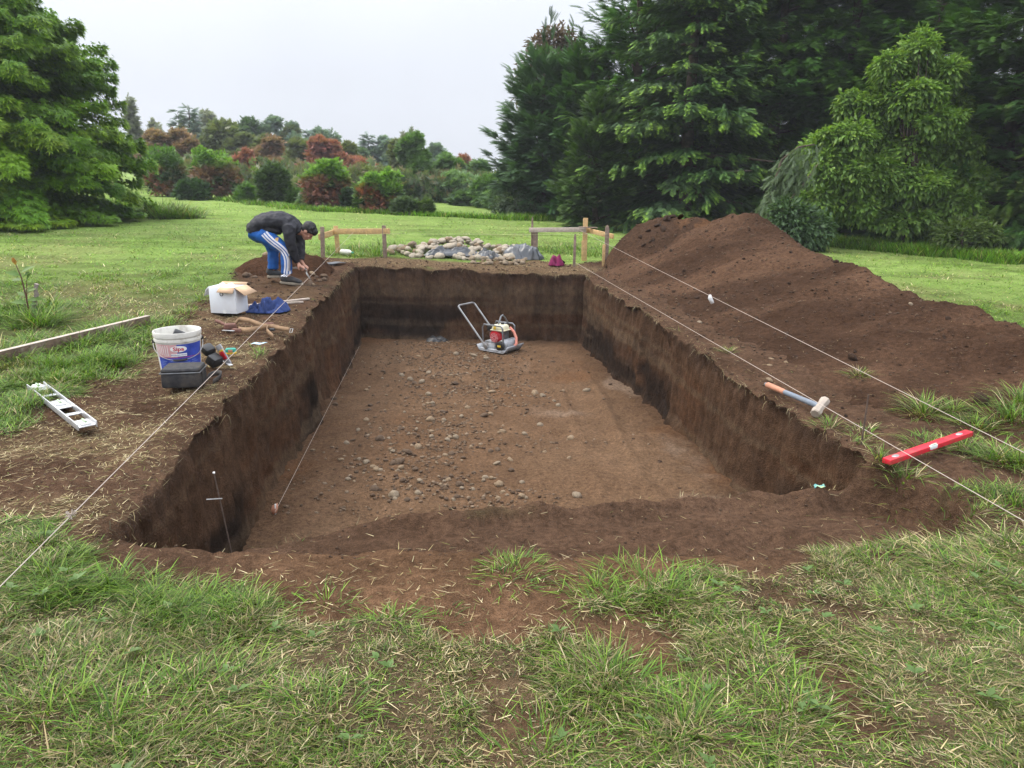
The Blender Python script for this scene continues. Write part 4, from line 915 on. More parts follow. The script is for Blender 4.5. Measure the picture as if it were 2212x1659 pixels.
def stone(p, size, kind=None, label=None, group=None, name='cobblestone', cat='stone', sink=.25, rot=None):
    k = kind if kind is not None else random.randrange(12); o = bpy.data.objects.new(name, SV[k]); COL.objects.link(o)
    o.location = (p[0], p[1], p[2] + size * (.33 - sink)); o.scale = (size,) * 3
    o.rotation_euler = rot or (random.uniform(-.4, .4), random.uniform(-.4, .4), random.uniform(0, 6.28)); return tag(o, label, cat, group)
# the cobble pile
PCX, PCY = at(1000, 553)[:2]
def pile_h(x, y):
    u = (x - PCX) / 1.28; v = (y - PCY - .15) / .62
    d = u * u + v * v; return .36 * max(0, 1 - d) ** .6 * (.75 + .3 * math.sin(x * 5.1) * .5)
PL = 'rounded beige river cobble in the pile between the two batter boards'; PG = 'cobbles in the pile between the batter boards'
for i in range(260):
    while True:
        x = PCX + random.uniform(-1.32, 1.30); y = PCY + random.uniform(-.62, .80); u = (x - PCX) / 1.34; v = (y - PCY - .1) / .74
        if u * u + v * v < 1: break
    sz = random.choice([.07, .08, .09, .10, .12, .13, .16]) * random.uniform(.85, 1.15); h = pile_h(x, y)
    stone((x, y, float(zg(x, y)) + max(0, h - .06) * random.uniform(.78, 1.0)), sz, random.choice([18, 19, 20, 21, 22, 23, 18, 19, 20, 21, 22, 23, 18, 19, 20, 21, 22, 23, 0, 3, 6, 8]), PL, PG, sink=.12)
for px, py, w_, k_, lab in ((914, 535, 31, 1, 'largest pale grey boulder lying on top of the cobble pile'), (995, 531, 23, 2, 'big rounded cobble standing up on the crest of the pile'), (868, 559, 17, 4, 'cobble lying apart at the post end of the pile'), (1012, 546, 21, 0, 'smooth oval cobble in the middle of the pile'), (1108, 560, 24, 0, 'tan domed boulder in front of the black sheeting')):
    y = PCY - .05 if py < 540 else PCY - .40; p = on_y(px, py, y); stone((p.x, p.y, p.z - .05), w_ / ppm(p), k_ + 18, lab, PG, sink=.2, rot=(.1, .15, .4))
for i in range(46):                                    # spread of smaller cobbles before the black sheeting
    px = random.uniform(1015, 1145); py = random.uniform(562, 574); p = at(px, py); stone((p.x, p.y, float(zg(p.x, p.y))), random.uniform(.05, .11), random.choice([0, 1, 2, 3, 4, 5, 6, 7]), 'small pale cobble scattered in front of the black sheeting at the pile edge', 'small cobbles in front of the sheeting', sink=.1)
# stones on the pit floor
FL = 'loose rounded stone lying on the gravelly pit floor'; FG = 'loose stones on the pit floor'
BIGS = [(851, 1071, 25, 4, 'largest stone on the pit floor, egg shaped and standing near the step'), (903, 1066, 18, 1, None), (1128, 1073, 18, 6, 'cream coloured oval stone lying against the step'), (1233, 948, 18, 6, 'pale round stone alone on the bare side of the pit floor'), (1155, 851, 20, 7, None), (1172, 856, 15, 0, None), (1267, 845, 17, 1, 'stone farthest out towards the heap side wall of the pit'), (907, 1039, 17, 3, None), (1133, 938, 13, 0, None), (1086, 933, 15, 7, None), (926, 853, 15, 2, None), (887, 821, 15, 4, None), (911, 826, 16, 0, None), (868, 812, 13, 2, None), (926, 806, 15, 3, None), (1048, 1033, 17, 0, None), (1061, 1033, 12, 6, None), (1060, 895, 13, 6, None), (1128, 1043, 13, 2, None), (932, 933, 13, 7, None), (932, 944, 14, 1, None), (972, 946, 13, 8, None), (848, 976, 16, 3, None), (791, 999, 15, 0, None), (813, 1015, 16, 6, None), (822, 1016, 12, 0, None), (749, 958, 15, 1, None), (752, 1036, 17, 3, None), (724, 875, 16, 13, None), (722, 862, 14, 12, None), (1229, 990, 11, 7, None), (1166, 919, 15, 0, None), (1073, 1002, 16, 3, None), (992, 1045, 13, 1, None), (1197, 867, 10, 0, None), (1206, 877, 12, 2, None), (985, 765, 12, 2, None), (1024, 769, 15, 3, None), (1050, 776, 15, 1, None), (998, 1055, 11, 0, None), (1076, 1077, 12, 8, None), (980, 1080, 11, 0, None)]
for px, py, w_, k_, lab in BIGS:
    p = on_floor(px, py); stone(p, w_ / ppm(p), k_, lab or FL, FG, 'stone')
for i in range(235):
    while True:
        px = random.gauss(960, 145); py = random.uniform(750, 1085)
        if 730 < px < 1330 and random.random() < (1 if px < 1110 else .35):
            p = on_floor(px, py)
            if float(sdf(PIT, np.array([p.x]), np.array([p.y]))[0]) < -.12: break
    sz = min(.085, .024 + random.expovariate(1 / .018)); stone(p, sz, random.choice([0, 2, 4, 6, 7, 8, 9, 10, 11, 12, 13, 14, 15, 16, 17, 12, 13, 14, 15, 16, 17]), FL, FG, 'stone')
def scatter_gravel(name, n, place, smin, smax, cols, label=None, nearsmall=False):
    bm = bmesh.new(); bmesh.ops.create_icosphere(bm, subdivisions=1, radius=.5); T0 = np.array([tuple(v.co) for v in bm.verts]); F0 = np.array([[v.index for v in f.verts] for f in bm.faces]); bm.free()
    P = place(n); n = len(P); sz = (smin + (smax - smin) * rng.random(n) ** 4) * (np.clip(P[:, 1] / 9, .35, 1) if nearsmall else 1.0)
    j = 1 + .35 * (rng.random((n, len(T0), 1)) - .5); sc = sz[:, None] * (.7 + .6 * rng.random((n, 3))) * np.array([1, 1, .65]); a = rng.random(n) * 6.28
    V = T0[None] * j * sc[:, None, :]; c, s = np.cos(a)[:, None], np.sin(a)[:, None]
    V = np.stack([V[..., 0] * c - V[..., 1] * s, V[..., 0] * s + V[..., 1] * c, V[..., 2]], -1) + P[:, None, :] + np.array([0, 0, 1]) * (sz * .12)[:, None, None]
    Fc = (F0[None] + (np.arange(n) * len(T0))[:, None, None]).reshape(-1, 3); C = np.repeat(pal(n, cols), len(T0), 0)
    return tag(link(name, np_mesh(name, V.reshape(-1, 3), Fc, C), M['grit']), label, kind='stuff')
M['grit'] = mat_soil('grit', .4, 200, 60)
def pl_floor(n):
    px = np.random.default_rng(3).normal(965, 170, n); x = rng.normal(-.35, .75, n); y = 4.6 + 6.4 * rng.random(n); x = x - .085 * (y - 7)
    ok = (sdf(PIT, x, y) < -.05) & (rng.random(n) < .10 + .9 * sst(.75, -.2, x + .085 * (y - 7))) & (rng.random(n) < .25 + 1.5 * (fbm(x * 1.3, y * 1.3, 302, 4) - .38) / .3) & (fbm(x * 2.2, y * 2.2, 301, 3) > .30); x, y = x[ok], y[ok]
    return np.column_stack([x, y, z_floor(x, y)])
scatter_gravel('gravel', 15000, pl_floor, .006, .040, [(.13, .09, .060), (.10, .068, .045), (.19, .14, .095), (.070, .045, .031), (.12, .083, .056)])
def pl_crumb(n):
    x = -4.5 + 10.5 * rng.random(n); y = 2.6 + 11 * rng.random(n) ** 1.3
    ok = (grassiness(x, y) < .35) & (sdf(PIT, x, y) > .02); x, y = x[ok], y[ok]; hh = heap_h(x, y)
    return np.column_stack([x, y, np.maximum(zg(x, y), np.where(hh > -.04, z_smooth(x, y) + hh, -9))])
scatter_gravel('soil_crumbs', 42000, pl_crumb, .004, .042, [(.075, .050, .035), (.060, .040, .028), (.10, .068, .047)], nearsmall=True)

# stones and clods on the heap
for px, py, w_, k_, lab in ((1664, 781, 16, 6, 'yellowish stone low on the soil heap, upper of two'), (1661, 793, 14, 7, 'yellowish stone low on the soil heap, lower of two'), (1967, 659, 11, 0, 'small white stone high on the slope of the soil heap'), (1510, 700, 13, 2, 'grey stone on the bench between pit rim and soil heap'), (1662, 823, 14, 9, 'tan stone just above the sledgehammer handle end'), (1697, 784, 9, 8, 'pale chip of stone right of the two yellowish stones')):
    p = on_heap(px, py); stone(p, w_ / ppm(p), k_, lab, None, 'stone', sink=.15)
CLM = [s_.copy() for s_ in STONES]
for c_ in CLM: c_.materials.append(M['clod'])
CG = 'dark clods of soil on the heap'
def clod(px, py, w_, lab, fn=on_heap):
    p = fn(px, py); s_ = w_ / ppm(p); o = bpy.data.objects.new('soil_clod', random.choice(CLM)); COL.objects.link(o); o.location = (p.x, p.y, p.z + s_ * .1); o.scale = (s_, s_ * .9, s_ * random.uniform(.75, 1.1)); o.rotation_euler = (random.random(), random.random(), random.random() * 6)
    tag(o, lab, 'soil clod', CG)
clod(1841, 776, 30, 'big dark clod just above the upper line on the soil heap')
clod(1806, 568, 14, 'dark clod standing out on the crest line of the soil heap'); clod(2048, 690, 14, 'clod with a shaded hollow on the open slope of the soil heap'); clod(2120, 870, 40, 'large dark clod by the grass tufts at the foot of the heap')
for px, py, w_ in [(1383, 512, 12), (1400, 500, 14), (1420, 488, 16), (1440, 476, 20), (1452, 470, 18), (1432, 497, 16), (1410, 518, 12), (1470, 470, 16), (1390, 530, 10)]: clod(px, py, w_, 'dark clod in the dumped load at the far end of the soil heap')
for i in range(60):
    px = random.uniform(1400, 2200); py = 480 + (px - 1400) * .25 + random.uniform(20, 330)
    if py < 900: clod(px, py, random.uniform(4, 10), 'small soil clod on the slope of the long heap')
# stones round the small heap
for i in range(26):
    px = random.uniform(530, 715); py = random.uniform(583, 622)
    if 565 < px < 660 and py > 596: continue
    p = at(px, py); x, y = p.x, p.y; stone((x, y, float(zg(x, y)) + max(0, float(small_h(x, y)))), random.uniform(.04, .11), random.choice([8, 9, 12, 13, 14, 15, 16, 17]), 'muddy stone in the small heap beside the bending person', 'muddy stones around the small heap', 'stone')

# ---------------------------------------------------------------- sheeting, bag, bottle and mat by the cobbles
def crumple(name, label, cat, cx, cy, cz, w_, d_, h_, m, seed, nx=34, ny=22, edge=1.5, fold=7.0):
    P = []
    for j in range(ny + 1):
        row = []
        for i in range(nx + 1):
            u = i / nx * 2 - 1; v = j / ny * 2 - 1; r = min(1, max(abs(u), abs(v)))
            wob = .42 * (float(fbm(u * 1.6 + seed, v * 1.6, 7, 3)) - .5); wob2 = .42 * (float(fbm(u * 1.6 - seed, v * 1.6 + 4, 8, 3)) - .5); rr_ = math.hypot(u, v); sq_ = max(abs(u), abs(v)) / rr_ if rr_ > 1e-6 else 1
            sq_ = .35 + .65 * sq_; x = cx + w_ * .56 * (u * sq_ + wob); y = cy + d_ * .56 * (v * sq_ + wob2)
            f = abs(2 * float(vn(u * fold * .42 + seed * 3 + v * 1.2, v * fold * .30 + u, 311)) - 1); f2 = abs(2 * float(vn(u * fold * .9 - v * 2 + seed, v * fold * .8, 312)) - 1)
            lump = float(fbm(u * 1.7 + seed * 5, v * 1.7, 313, 2))
            z = cz + h_ * (max(0, 1.25 * lump) * .85 + .75 * (1 - f) ** 2.5 + .28 * (1 - f2) ** 2 - .25) * (1 - r ** 5) + .012; z = max(z, cz + .006)
            row.append((x, y, z))
        P.append(row)
    return tag(MB().sheet(P).build(name, m, None, solid=.005, sharp=70, sub=1), label, cat)
p = at(1128, 563); crumple('plastic_sheet', 'big grey black plastic sheet draped over cobbles beside the batter board post', 'plastic sheet', p.x, p.y + .25, float(z_smooth(p.x, p.y)), .62, .62, .19, M['tarp'], 1.3)
p = at(975, 559); crumple('plastic_sheet', 'long strip of crumpled black plastic lying along the front of the cobble pile', 'plastic sheet', p.x, p.y + .12, p.z + .03, .85, .26, .13, M['tarp'], 4.1)
p = at(1051, 563); crumple('plastic_sheet', 'folded piece of black plastic in the middle, between the strip and the draped sheet', 'plastic sheet', p.x, p.y + .1, p.z + .02, .42, .3, .12, M['tarp'], 8.7)
p = on_floor(944, 739); crumple('plastic_sheet', 'scrap of black plastic on the pit floor below the far wall', 'plastic sheet', p.x, p.y + .05, p.z, .30, .2, .055, M['black'], 2.2, 22, 16)
p = at(1203, 576); crumple('cloth_bag', 'small magenta and black bag on the far pit edge', 'bag', p.x, p.y + .08, p.z, .21, .18, .15, M['magenta'], 5.5, 22, 16)
bg_ = bpy.data.objects['cloth_bag']; mb = MB(); mb.sheet([[(p.x + .03 + .035 * i, p.y + .14 + .05 * math.cos(j), p.z + .02 + .09 * (1 - abs(i - 1) * .3) * math.sin(j * .5)) for i in range(4)] for j in range(7)]); mb.build('flap', M['black'], bg_, solid=.012, sub=1)
p = at(710, 572); mb = MB(); P = [[(p.x - .15 + .30 * i / 8 + .02 * j, p.y - .06 + .17 * j / 4, float(zg(p.x, p.y)) + .035 + .008 * math.sin(i * .9 + j)) for i in range(9)] for j in range(5)]
tag(mb.sheet(P).build('rubber_mat', M['tarp'], None, solid=.012), 'flat dark grey mat on the pale grass by the batter board', 'mat')
p = at(738, 550); bt = empty('plastic_bottle', p + Vector((0, 0, .045)), 0, 'white plastic bottle with green cap lying behind the fresh pine post', 'bottle', rot=(R(90), 0, R(55)))
MB().lathe([(0, 0), (.04, .002), (.045, .015), (.045, .16), (.038, .19), (.016, .215), (.014, .24), (0, .24)], 20).build('body', M['whitep'], bt); MB().lathe([(0, .238), (.017, .238), (.017, .262), (0, .264)], 14).build('cap', M['teal'], bt)
# ---------------------------------------------------------------- rest of the kit on the bank
def bucket():
    g = at(393, 806); b = empty('paint_bucket', (g.x, g.y, g.z + .028), 0, 'large white plastic paint bucket with pink and blue printed label', 'bucket')
    a0 = math.atan2(-g.y, -g.x)                         # the printed front faces the camera side of the bank
    prof = [(0, .004), (.122, .0), (.126, .006), (.1405, .205), (.147, .208), (.147, .222), (.142, .224), (.142, .234), (.149, .237), (.151, .262), (.149, .270), (.144, .270), (.139, .262), (.136, .20), (.118, .014), (0, .014)]
    MB().lathe(prof, 56).build('body', M['whitep'], b, sharp=40)
    def rad(z): return .126 + (z - .006) / .199 * .0145
    def patch(name, a1, a2, z1, z2, m, off=.0012, n=18):
        P = [[((rad(z) + off) * math.cos(a0 + a), (rad(z) + off) * math.sin(a0 + a), z) for a in np.linspace(a1, a2, n)] for z in np.linspace(z1, z2, 6)]
        return MB().sheet(P).build(name, m, b)
    patch('label', -1.25, -.10, .112, .196, M['pink']); patch('label', -.10, 1.25, .112, .196, M['blue']); patch('label', -1.15, 1.25, .020, .106, M['blue']); patch('label', -1.25, -1.15, .012, .106, M['white'])
    patch('label_band', -1.15, 1.25, .106, .112, mat('purple_band', (.25, .05, .22), .5))
    for i in range(4):
        for j in range(5): patch('label_text', -.95 + .5 * i, -.95 + .5 * i + .20 + .2 * rng.random(), .034 + .012 * j, .0375 + .012 * j, mat('faint_print', (.16, .24, .55), .5) if (i, j) == (0, 0) else bpy.data.materials['faint_print'], .002, 6)
    for i in range(7): patch('label_stripe', -1.2 + .11 * i, -1.17 + .11 * i, .125, .19, M['white'], .0018, 3)
    # white oval with the name
    def on_cyl(u, z, off): return Vector(((rad(z) + off) * math.cos(a0 + u / .137), (rad(z) + off) * math.sin(a0 + u / .137), z))
    cu, cz = -.004, .166; mb = MB(); n = 40; ring = [on_cyl(cu + .050 * math.cos(2 * math.pi * i / n), cz + .021 * math.sin(2 * math.pi * i / n), .0030) for i in range(n)]
    rings = [[on_cyl(cu + .050 * s * math.cos(2 * math.pi * i / n), cz + .021 * s * math.sin(2 * math.pi * i / n), .0030) for i in range(n + 1)] for s in (1, .66, .33, .02)]
    mb.sheet(rings).build('label_oval', M['white'], b)
    mb = MB(); mb.sheet([[on_cyl(u, z, .0030) for u in np.linspace(-.052, .045, 10)] for z in (.117, .136)]).build('label_strip', M['white'], b)
    def text(s, size, u0, z0, m, sx=1.0):
        c = bpy.data.curves.new('t', 'FONT'); c.body = s; c.size = size; c.align_x = 'CENTER'; c.align_y = 'CENTER'; c.resolution_u = 3; c.offset = size * .022
        t = bpy.data.objects.new('t', c); COL.objects.link(t); dg = bpy.context.evaluated_depsgraph_get(); me = bpy.data.meshes.new_from_object(t.evaluated_get(dg)); bpy.data.objects.remove(t)
        for v in me.vertices: v.co = on_cyl(u0 + v.co.x * sx, z0 + v.co.y, .0045)
        link('lettering', me, m, b, False)
    text('Sipa', .036, cu, cz, M['redink'], 1.15); text('PINTURA PARA FACHADA', .0085, -.003, .1265, M['inkblue'])
    # bail handle hanging on the front, with its grip
    P = []
    for i in range(25):
        t = i / 24; q = -1.62 + 3.24 * t; dz = -.105 * math.sin(math.pi * t) ** .8
        P.append(on_cyl(q * .137, .200 + dz * 1.0, .012 + .010 * math.sin(math.pi * t)))
    MB().tube(P, .0022, 6).build('handle', M['steel'], b); MB().tube(P[10:15], .0075, 8).build('grip', M['black'], b)
    for s_ in (-1.62, 1.62): MB().box(on_cyl(s_ * .137, .202, .006), (.02, .02, .024), bev=.004).build('handle_lug', M['black'], b)
    t = empty('rubber_mallet', (g.x + .01, g.y + .03, g.z + .25), 0, 'dark rubber mallet head showing inside the paint bucket', 'mallet', rot=(.3, .5, .4))
    MB().lathe([(0, -.05), (.028, -.05), (.032, -.04), (.032, .04), (.028, .05), (0, .05)], 18, Matrix.Rotation(R(90), 4, 'Y')).build('head', M['black'], t); MB().tube([(0, 0, 0), (0, 0, -.2)], .013, 8).build('handle', M['oldwood'], t)
bucket()
def tool_bag():
    g = at(388, 846); b = empty('tool_bag', (g.x, g.y + .09, g.z + .022), R(9), 'boxy black nylon tool bag in front of the paint bucket', 'bag')
    w_, d_, h_ = .232, .19, .122
    MB().box((0, 0, h_ * .40), (w_, d_, h_ * .80), taper=.985, bev=.014).build('body', M['nylon'], b); MB().box((0, 0, h_ * .90), (w_ * 1.015, d_ * 1.015, h_ * .22), taper=.95, bev=.014).build('lid', M['nylon'], b)
    mb = MB(); z = h_ * .79; hw, hd = w_ * .51, d_ * .51; mb.tube([(-hw, -hd, z), (hw, -hd, z), (hw, hd, z), (-hw, hd, z)], .0035, 6, closed=True); mb.build('zip', M['tubegrey'], b)
    P = []
    for i in range(25):
        t = i / 24; a = -1.2 + 4.4 * t; c = Vector((w_ * .5 + .045 + .05 * math.cos(a) * 1.1 + .03 * t, -.035 + .05 * math.sin(a * .9), .0)); hgt_ = .012 + .035 * math.sin(math.pi * t)
        P.append([c + Vector((0, 0, hgt_)), c + Vector((.006, .004, hgt_ + .034))])
    MB().sheet(P).build('strap', M['nylon'], b, solid=.004)
    MB().sheet([[(w_ * .5 + .003, -.05 + .04 * j, h_ * .78 - .02 * i) for j in range(2)] for i in range(6)]).build('strap', M['nylon'], b, solid=.004)
tool_bag()
def card_box():
    g = at(489, 682); b = empty('cardboard_box', (g.x, g.y + .10, g.z + .022), R(-12), 'open white cardboard box with brown flaps, behind the blue cloth', 'box')
    w_, d_, h_ = .265, .20, .24; t = .004
    for (c, s_) in (((0, -d_ / 2, h_ / 2), (w_, t, h_)), ((0, d_ / 2, h_ / 2), (w_, t, h_)), ((-w_ / 2, 0, h_ / 2), (t, d_ - 2 * t, h_)), ((w_ / 2, 0, h_ / 2), (t, d_ - 2 * t, h_))): MB().box(c, s_, bev=.0012).build('side_panel', M['whitec'], b)
    MB().box((0, 0, .004), (w_ - .012, d_ - .012, .004)).build('base_panel', M['card'], b)
    def flap(P, m, lab=None): MB().sheet(P).build('flap', m, b, solid=.004)
    z = h_ + .002
    flap([[(-.02, -d_ / 2 - .002, z), (w_ / 2, -d_ / 2 - .002, z)], [(-.022, -d_ / 2 - .050, z - .040), (w_ / 2 + .004, -d_ / 2 - .046, z - .048)]], M['card'])
    flap([[(w_ / 2, -d_ / 2, z), (w_ / 2, d_ / 2, z)], [(w_ / 2 + .10, -d_ / 2 - .004, z - .070), (w_ / 2 + .105, d_ / 2, z - .060)]], M['card'])
    flap([[(-w_ / 2, d_ / 2, z), (w_ / 2, d_ / 2, z)], [(-w_ / 2, d_ / 2 + .03, z + .018), (w_ / 2, d_ / 2 + .03, z + .02)]], M['card'])
    flap([[(-w_ / 2, -d_ / 2, z), (-w_ / 2, d_ / 2, z)], [(-w_ / 2 - .03, -d_ / 2, z - .03), (-w_ / 2 - .03, d_ / 2, z - .03)], [(-w_ / 2 - .05, -d_ / 2, z - .085), (-w_ / 2 - .052, d_ / 2, z - .08)]], M['whitec'])
    MB().tube([(-.005 + .015 * math.cos(2 * math.pi * i / 18), -d_ / 2 - .004, h_ - .062 + .015 * math.sin(2 * math.pi * i / 18)) for i in range(18)], .0035, 6, closed=True).build('hand_hole_ring', M['black'], b)
    MB().box((.01, -d_ / 2 - .0032, .015), (.034, .0012, .03)).build('adhesive_tape', M['white'], b)
    pp = empty('paper_wrapping', b.matrix_world @ Vector((0, 0, 0)), 0); bpy.data.objects.remove(pp)
    c = Vector((g.x - .01, g.y + .10, g.z + .21)); crumple('paper_wrapping', 'white crumpled paper sticking out of the open cardboard box', 'paper', c.x, c.y, c.z, .17, .14, .07, M['white'], 3.3, 14, 12)
card_box()
p = at(571, 679); crumple('folded_garment', 'crumpled navy blue garment lying on the bank next to the white box', 'garment', p.x, p.y + .10, p.z + .005, .36, .27, .105, M['cloth'], 6.2, 40, 30, fold=9)
for (x0, y0, x1, y1, r_, lab) in ((505, 664, 668, 646, .013, 'longer pale wooden lath lying behind the navy garment'), (540, 662, 655, 653, .010, 'shorter pale wooden lath lying just nearer than the longer one')):
    a, b = at(x0, y0, .03), at(x1, y1, .03); mb = MB(); plank_box(mb, a + Vector((0, 0, .004)), b + Vector((0, 0, .004)), .018, r_ * 2.4); tag(mb.build('wooden_lath', M['greywood']), lab, 'lath')
def tool_belt():
    g = at(548, 716); b = empty('tool_belt', (g.x, g.y, g.z + .026), 0, 'tan leather tool belt with brown pouches lying spread on the bank', 'tool belt'); s = 1 / ppm(g)
    def loc(px, py, h): q = at(px, py, .02); return Vector((q.x - g.x, q.y - g.y, q.z - g.z - .02 + h))
    def ribbon(name, pts, wd, m):
        P = []; pts = [Vector(p) for p in pts]; n = len(pts)
        # smooth the path
        Q = []
        for i in range(n - 1):
            for k in range(6): Q.append(pts[i].lerp(pts[i + 1], k / 6))
        Q.append(pts[-1])
        for _ in range(3): Q = [Q[0]] + [(Q[i - 1] + Q[i] * 2 + Q[i + 1]) / 4 for i in range(1, len(Q) - 1)] + [Q[-1]]
        for i, q in enumerate(Q): tw = .5 * math.sin(i * .22); P.append([q + Vector((0, -wd * .30, -.004)), q + Vector((0, wd * (.12 + .15 * tw), wd * .75))])
        MB().sheet(P).build(name, m, b, solid=.005)
    ribbon('strap', [loc(508, 708, .01), loc(518, 702, .035), loc(540, 704, .03), loc(566, 711, .015), loc(600, 716, .012), loc(626, 720, .012)], .042, M['leather'])
    ribbon('strap', [loc(516, 718, .008), loc(535, 722, .012), loc(560, 719, .02), loc(590, 712, .012), loc(604, 716, .01)], .045, M['leather'])
    ribbon('strap', [loc(580, 716, .02), loc(576, 722, .016), loc(585, 729, .01), loc(591, 733, .006)], .04, M['leather'])
    for (px, py, sx, sy, sz, rz, m) in ((498, 712, .11, .09, .045, .3, M['dleather']), (512, 719, .10, .05, .03, -.2, M['dleather']), (582, 706, .09, .06, .03, .2, M['dleather']), (588, 716, .06, .05, .022, 0, M['black'])):
        c = loc(px, py, sz * .5); MB().box(c, (sx, sy, sz), Matrix.Rotation(rz, 3, 'Z'), taper=.8, bev=.010).build('pouch', m, b)
    MB().tube([loc(468, 702, .03), loc(478, 706, .03), loc(489, 710, .025)], [.014, .015, .012], 10).build('tool_handle', M['dleather'], b)
    MB().box(loc(494, 721, .02), (.11, .02, .006), Matrix.Rotation(-.25, 3, 'Z'), bev=.002).build('blade', M['steel'], b)
    c = loc(627, 720, .016); MB().tube([c + Vector((0, -.02, -.012)), c + Vector((.02, -.02, -.01)), c + Vector((.02, .02, .012)), c + Vector((0, .02, .014))], .003, 6, closed=True).build('buckle', M['steel'], b)
tool_belt()
p = at(556, 743, .03); tag(MB().sheet([[(p.x - .045 + .09 * i / 4 + .012 * j, p.y - .02 + .05 * j / 2, p.z + .004 + .004 * math.sin(i * 1.7 + j)) for i in range(5)] for j in range(3)]).build('paper_scrap', M['paperb'], None, solid=.002), 'pale blue scrap of paper on the bank below the tool belt', 'paper')
def tool_holder():
    g = at(458, 796); b = empty('drill_holder', (g.x, g.y + .03, g.z + .024), R(-28), 'black moulded tool holder with clear packaging beside the bucket', 'tool holder')
    MB().box((.03, -.01, .035), (.09, .10, .07), rotm(.1, .5, .1), taper=.85, bev=.016).build('body', M['black'], b); MB().box((-.035, 0, .10), (.085, .085, .06), rotm(.2, .5, -.1), taper=.9, bev=.018).build('head', M['black'], b)
    MB().box((.052, .05, .062), (.055, .012, .15), rotm(.15, -.45, 0), bev=.004).build('packaging', mat('clear_film', (.35, .35, .36), .2, var=.3, spec=.6), b); MB().box((.056, .042, .058), (.04, .008, .06), rotm(.15, -.45, 0), bev=.002).build('card_insert', M['redpaint'], b); MB().box((.046, .040, .088), (.04, .008, .018), rotm(.15, -.45, 0), bev=.002).build('card_insert', M['yellow'], b)
tool_holder()
g = at(500, 772); tm = empty('tape_measure', (g.x, g.y, g.z + .026), R(12), 'small green and yellow tape measure lying on the bank under the line', 'tape measure')
MB().box((0, 0, .022), (.078, .05, .044), bev=.015).build('case', M['teal'], tm); MB().box((.002, -.0, .010), (.076, .053, .016), bev=.006).build('side_band', M['yellow'], tm); MB().box((.0, -.026, .026), (.03, .004, .02), bev=.0015).build('clip', M['orange'], tm)
g = at(486, 779); sc_ = empty('scraper', (g.x, g.y, g.z + .03), 0, 'putty knife with pale blade and orange handle next to the tape measure', 'scraper')
a, b = at(473, 771, .03) - sc_.location, at(499, 789, .03) - sc_.location; mb = MB(); plank_box(mb, a, b, .003, .028, .001); mb.build('blade', M['alu'], sc_)
a, b = at(445, 762, .03) - sc_.location, at(473, 770, .03) - sc_.location; mb = MB(); plank_box(mb, a, b, .018, .03, .006); mb.build('handle', M['orange'], sc_)

# ---------------------------------------------------------------- levels, plank, sledgehammer
def frame_from(a, b):
    d = (b - a); ln = d.length; d.normalize(); z = Vector((0, 0, 1)); z = (z - d * z.dot(d)).normalized(); y = z.cross(d); return Matrix((d, y, z)).transposed(), ln
def alu_level():
    a, b = at(78, 838, .03), at(190, 926, .03); rot, ln = frame_from(a, b); root = empty('spirit_level', a, 0, 'long aluminium spirit level with cut out windows lying on the bank', 'spirit level', rot=rot.to_euler())
    hw = .044
    for sgn in (-1, 1): MB().box((ln / 2, sgn * hw, .016), (ln, .006, .034), bev=.0015).build('rail', M['alu'], root)
    cells = [(0, .10, 'v'), (.13, .25, 0), (.29, .41, 0), (.455, .545, 'v'), (.59, .71, 0), (.75, .87, 0), (.90, 1.0, 'v')]; e = 0
    for (u0, u1, k) in cells:
        if k == 'v': continue
    edges = [0.0, .13, .25, .29, .41, .59, .71, .75, .87, 1.0]
    for i in range(0, len(edges), 2): MB().box(((edges[i] + edges[i + 1]) / 2 * ln, 0, .013), ((edges[i + 1] - edges[i]) * ln, 2 * hw - .008, .006), bev=.0012).build('web', M['alu'], root)
    for u in (.05, .5, .95):
        MB().box((u * ln, 0, .020), (.075, .05, .016), bev=.006).build('vial_block', M['white'], root); MB().tube([(u * ln - .028, 0, .031), (u * ln + .028, 0, .031)], .007, 8).build('vial', mat('vial_fluid', (.35, .45, .30), .2), root)
alu_level()
def red_level():
    a, b = at(1914, 1001, .05), at(2092, 939, .07); rot, ln = frame_from(a, b); root = empty('spirit_level', a, 0, 'red box section spirit level lying across soil and grass near the pit corner', 'spirit level', rot=rot.to_euler())
    MB().box((ln / 2, 0, .010), (ln, .046, .028), bev=.003).build('body', M['redlevel'], root)
    MB().box((ln / 2, -.021, .016), (.062, .014, .022), bev=.003).build('vial_block', M['white'], root); MB().tube([(ln / 2 - .024, -.021, .029), (ln / 2 + .024, -.021, .029)], .005, 8).build('vial', mat('pale_vial', (.5, .58, .45), .2), root)
    for u in (.10, .87): MB().lathe([(0, .003), (.013, .003), (.017, 0), (.017, -.002), (0, -.002)], 18, Matrix.Translation((u * ln, 0, .0250)) @ Matrix.Diagonal((1.5, .8, 1, 1))).build('end_vial', M['steel'], root)
    MB().box((ln + .002, 0, .010), (.006, .047, .029), bev=.002).build('end_cap', mat('dark_red', (.28, .02, .03), .5), root)
red_level()
a, b = at(-130, 814, .03), at(322, 699, .03); mb = MB(); d = (b - a)
P = 16
for i in range(1): plank_box(mb, a + Vector((0, 0, .025)), b + Vector((0, 0, .025)), .085, .045, .005)
pk = tag(mb.build('timber_plank', mat('old_plank', (.13, .09, .062), .9, var=.35, scale=14, bump=.6, bscale=60, dirt=(.36, .31, .24), dscale=3.2, dirt_amt=.8)), 'long old timber plank on edge in the grass along the bank', 'plank')
rot, ln = frame_from(a + Vector((0, 0, .0685)), b + Vector((0, 0, .0685)))
MB().box((a + b) / 2 + Vector((0, 0, .0690)), (ln, .044, .004), rot, bev=.001).build('bleached_edge', M['greywood'], pk)
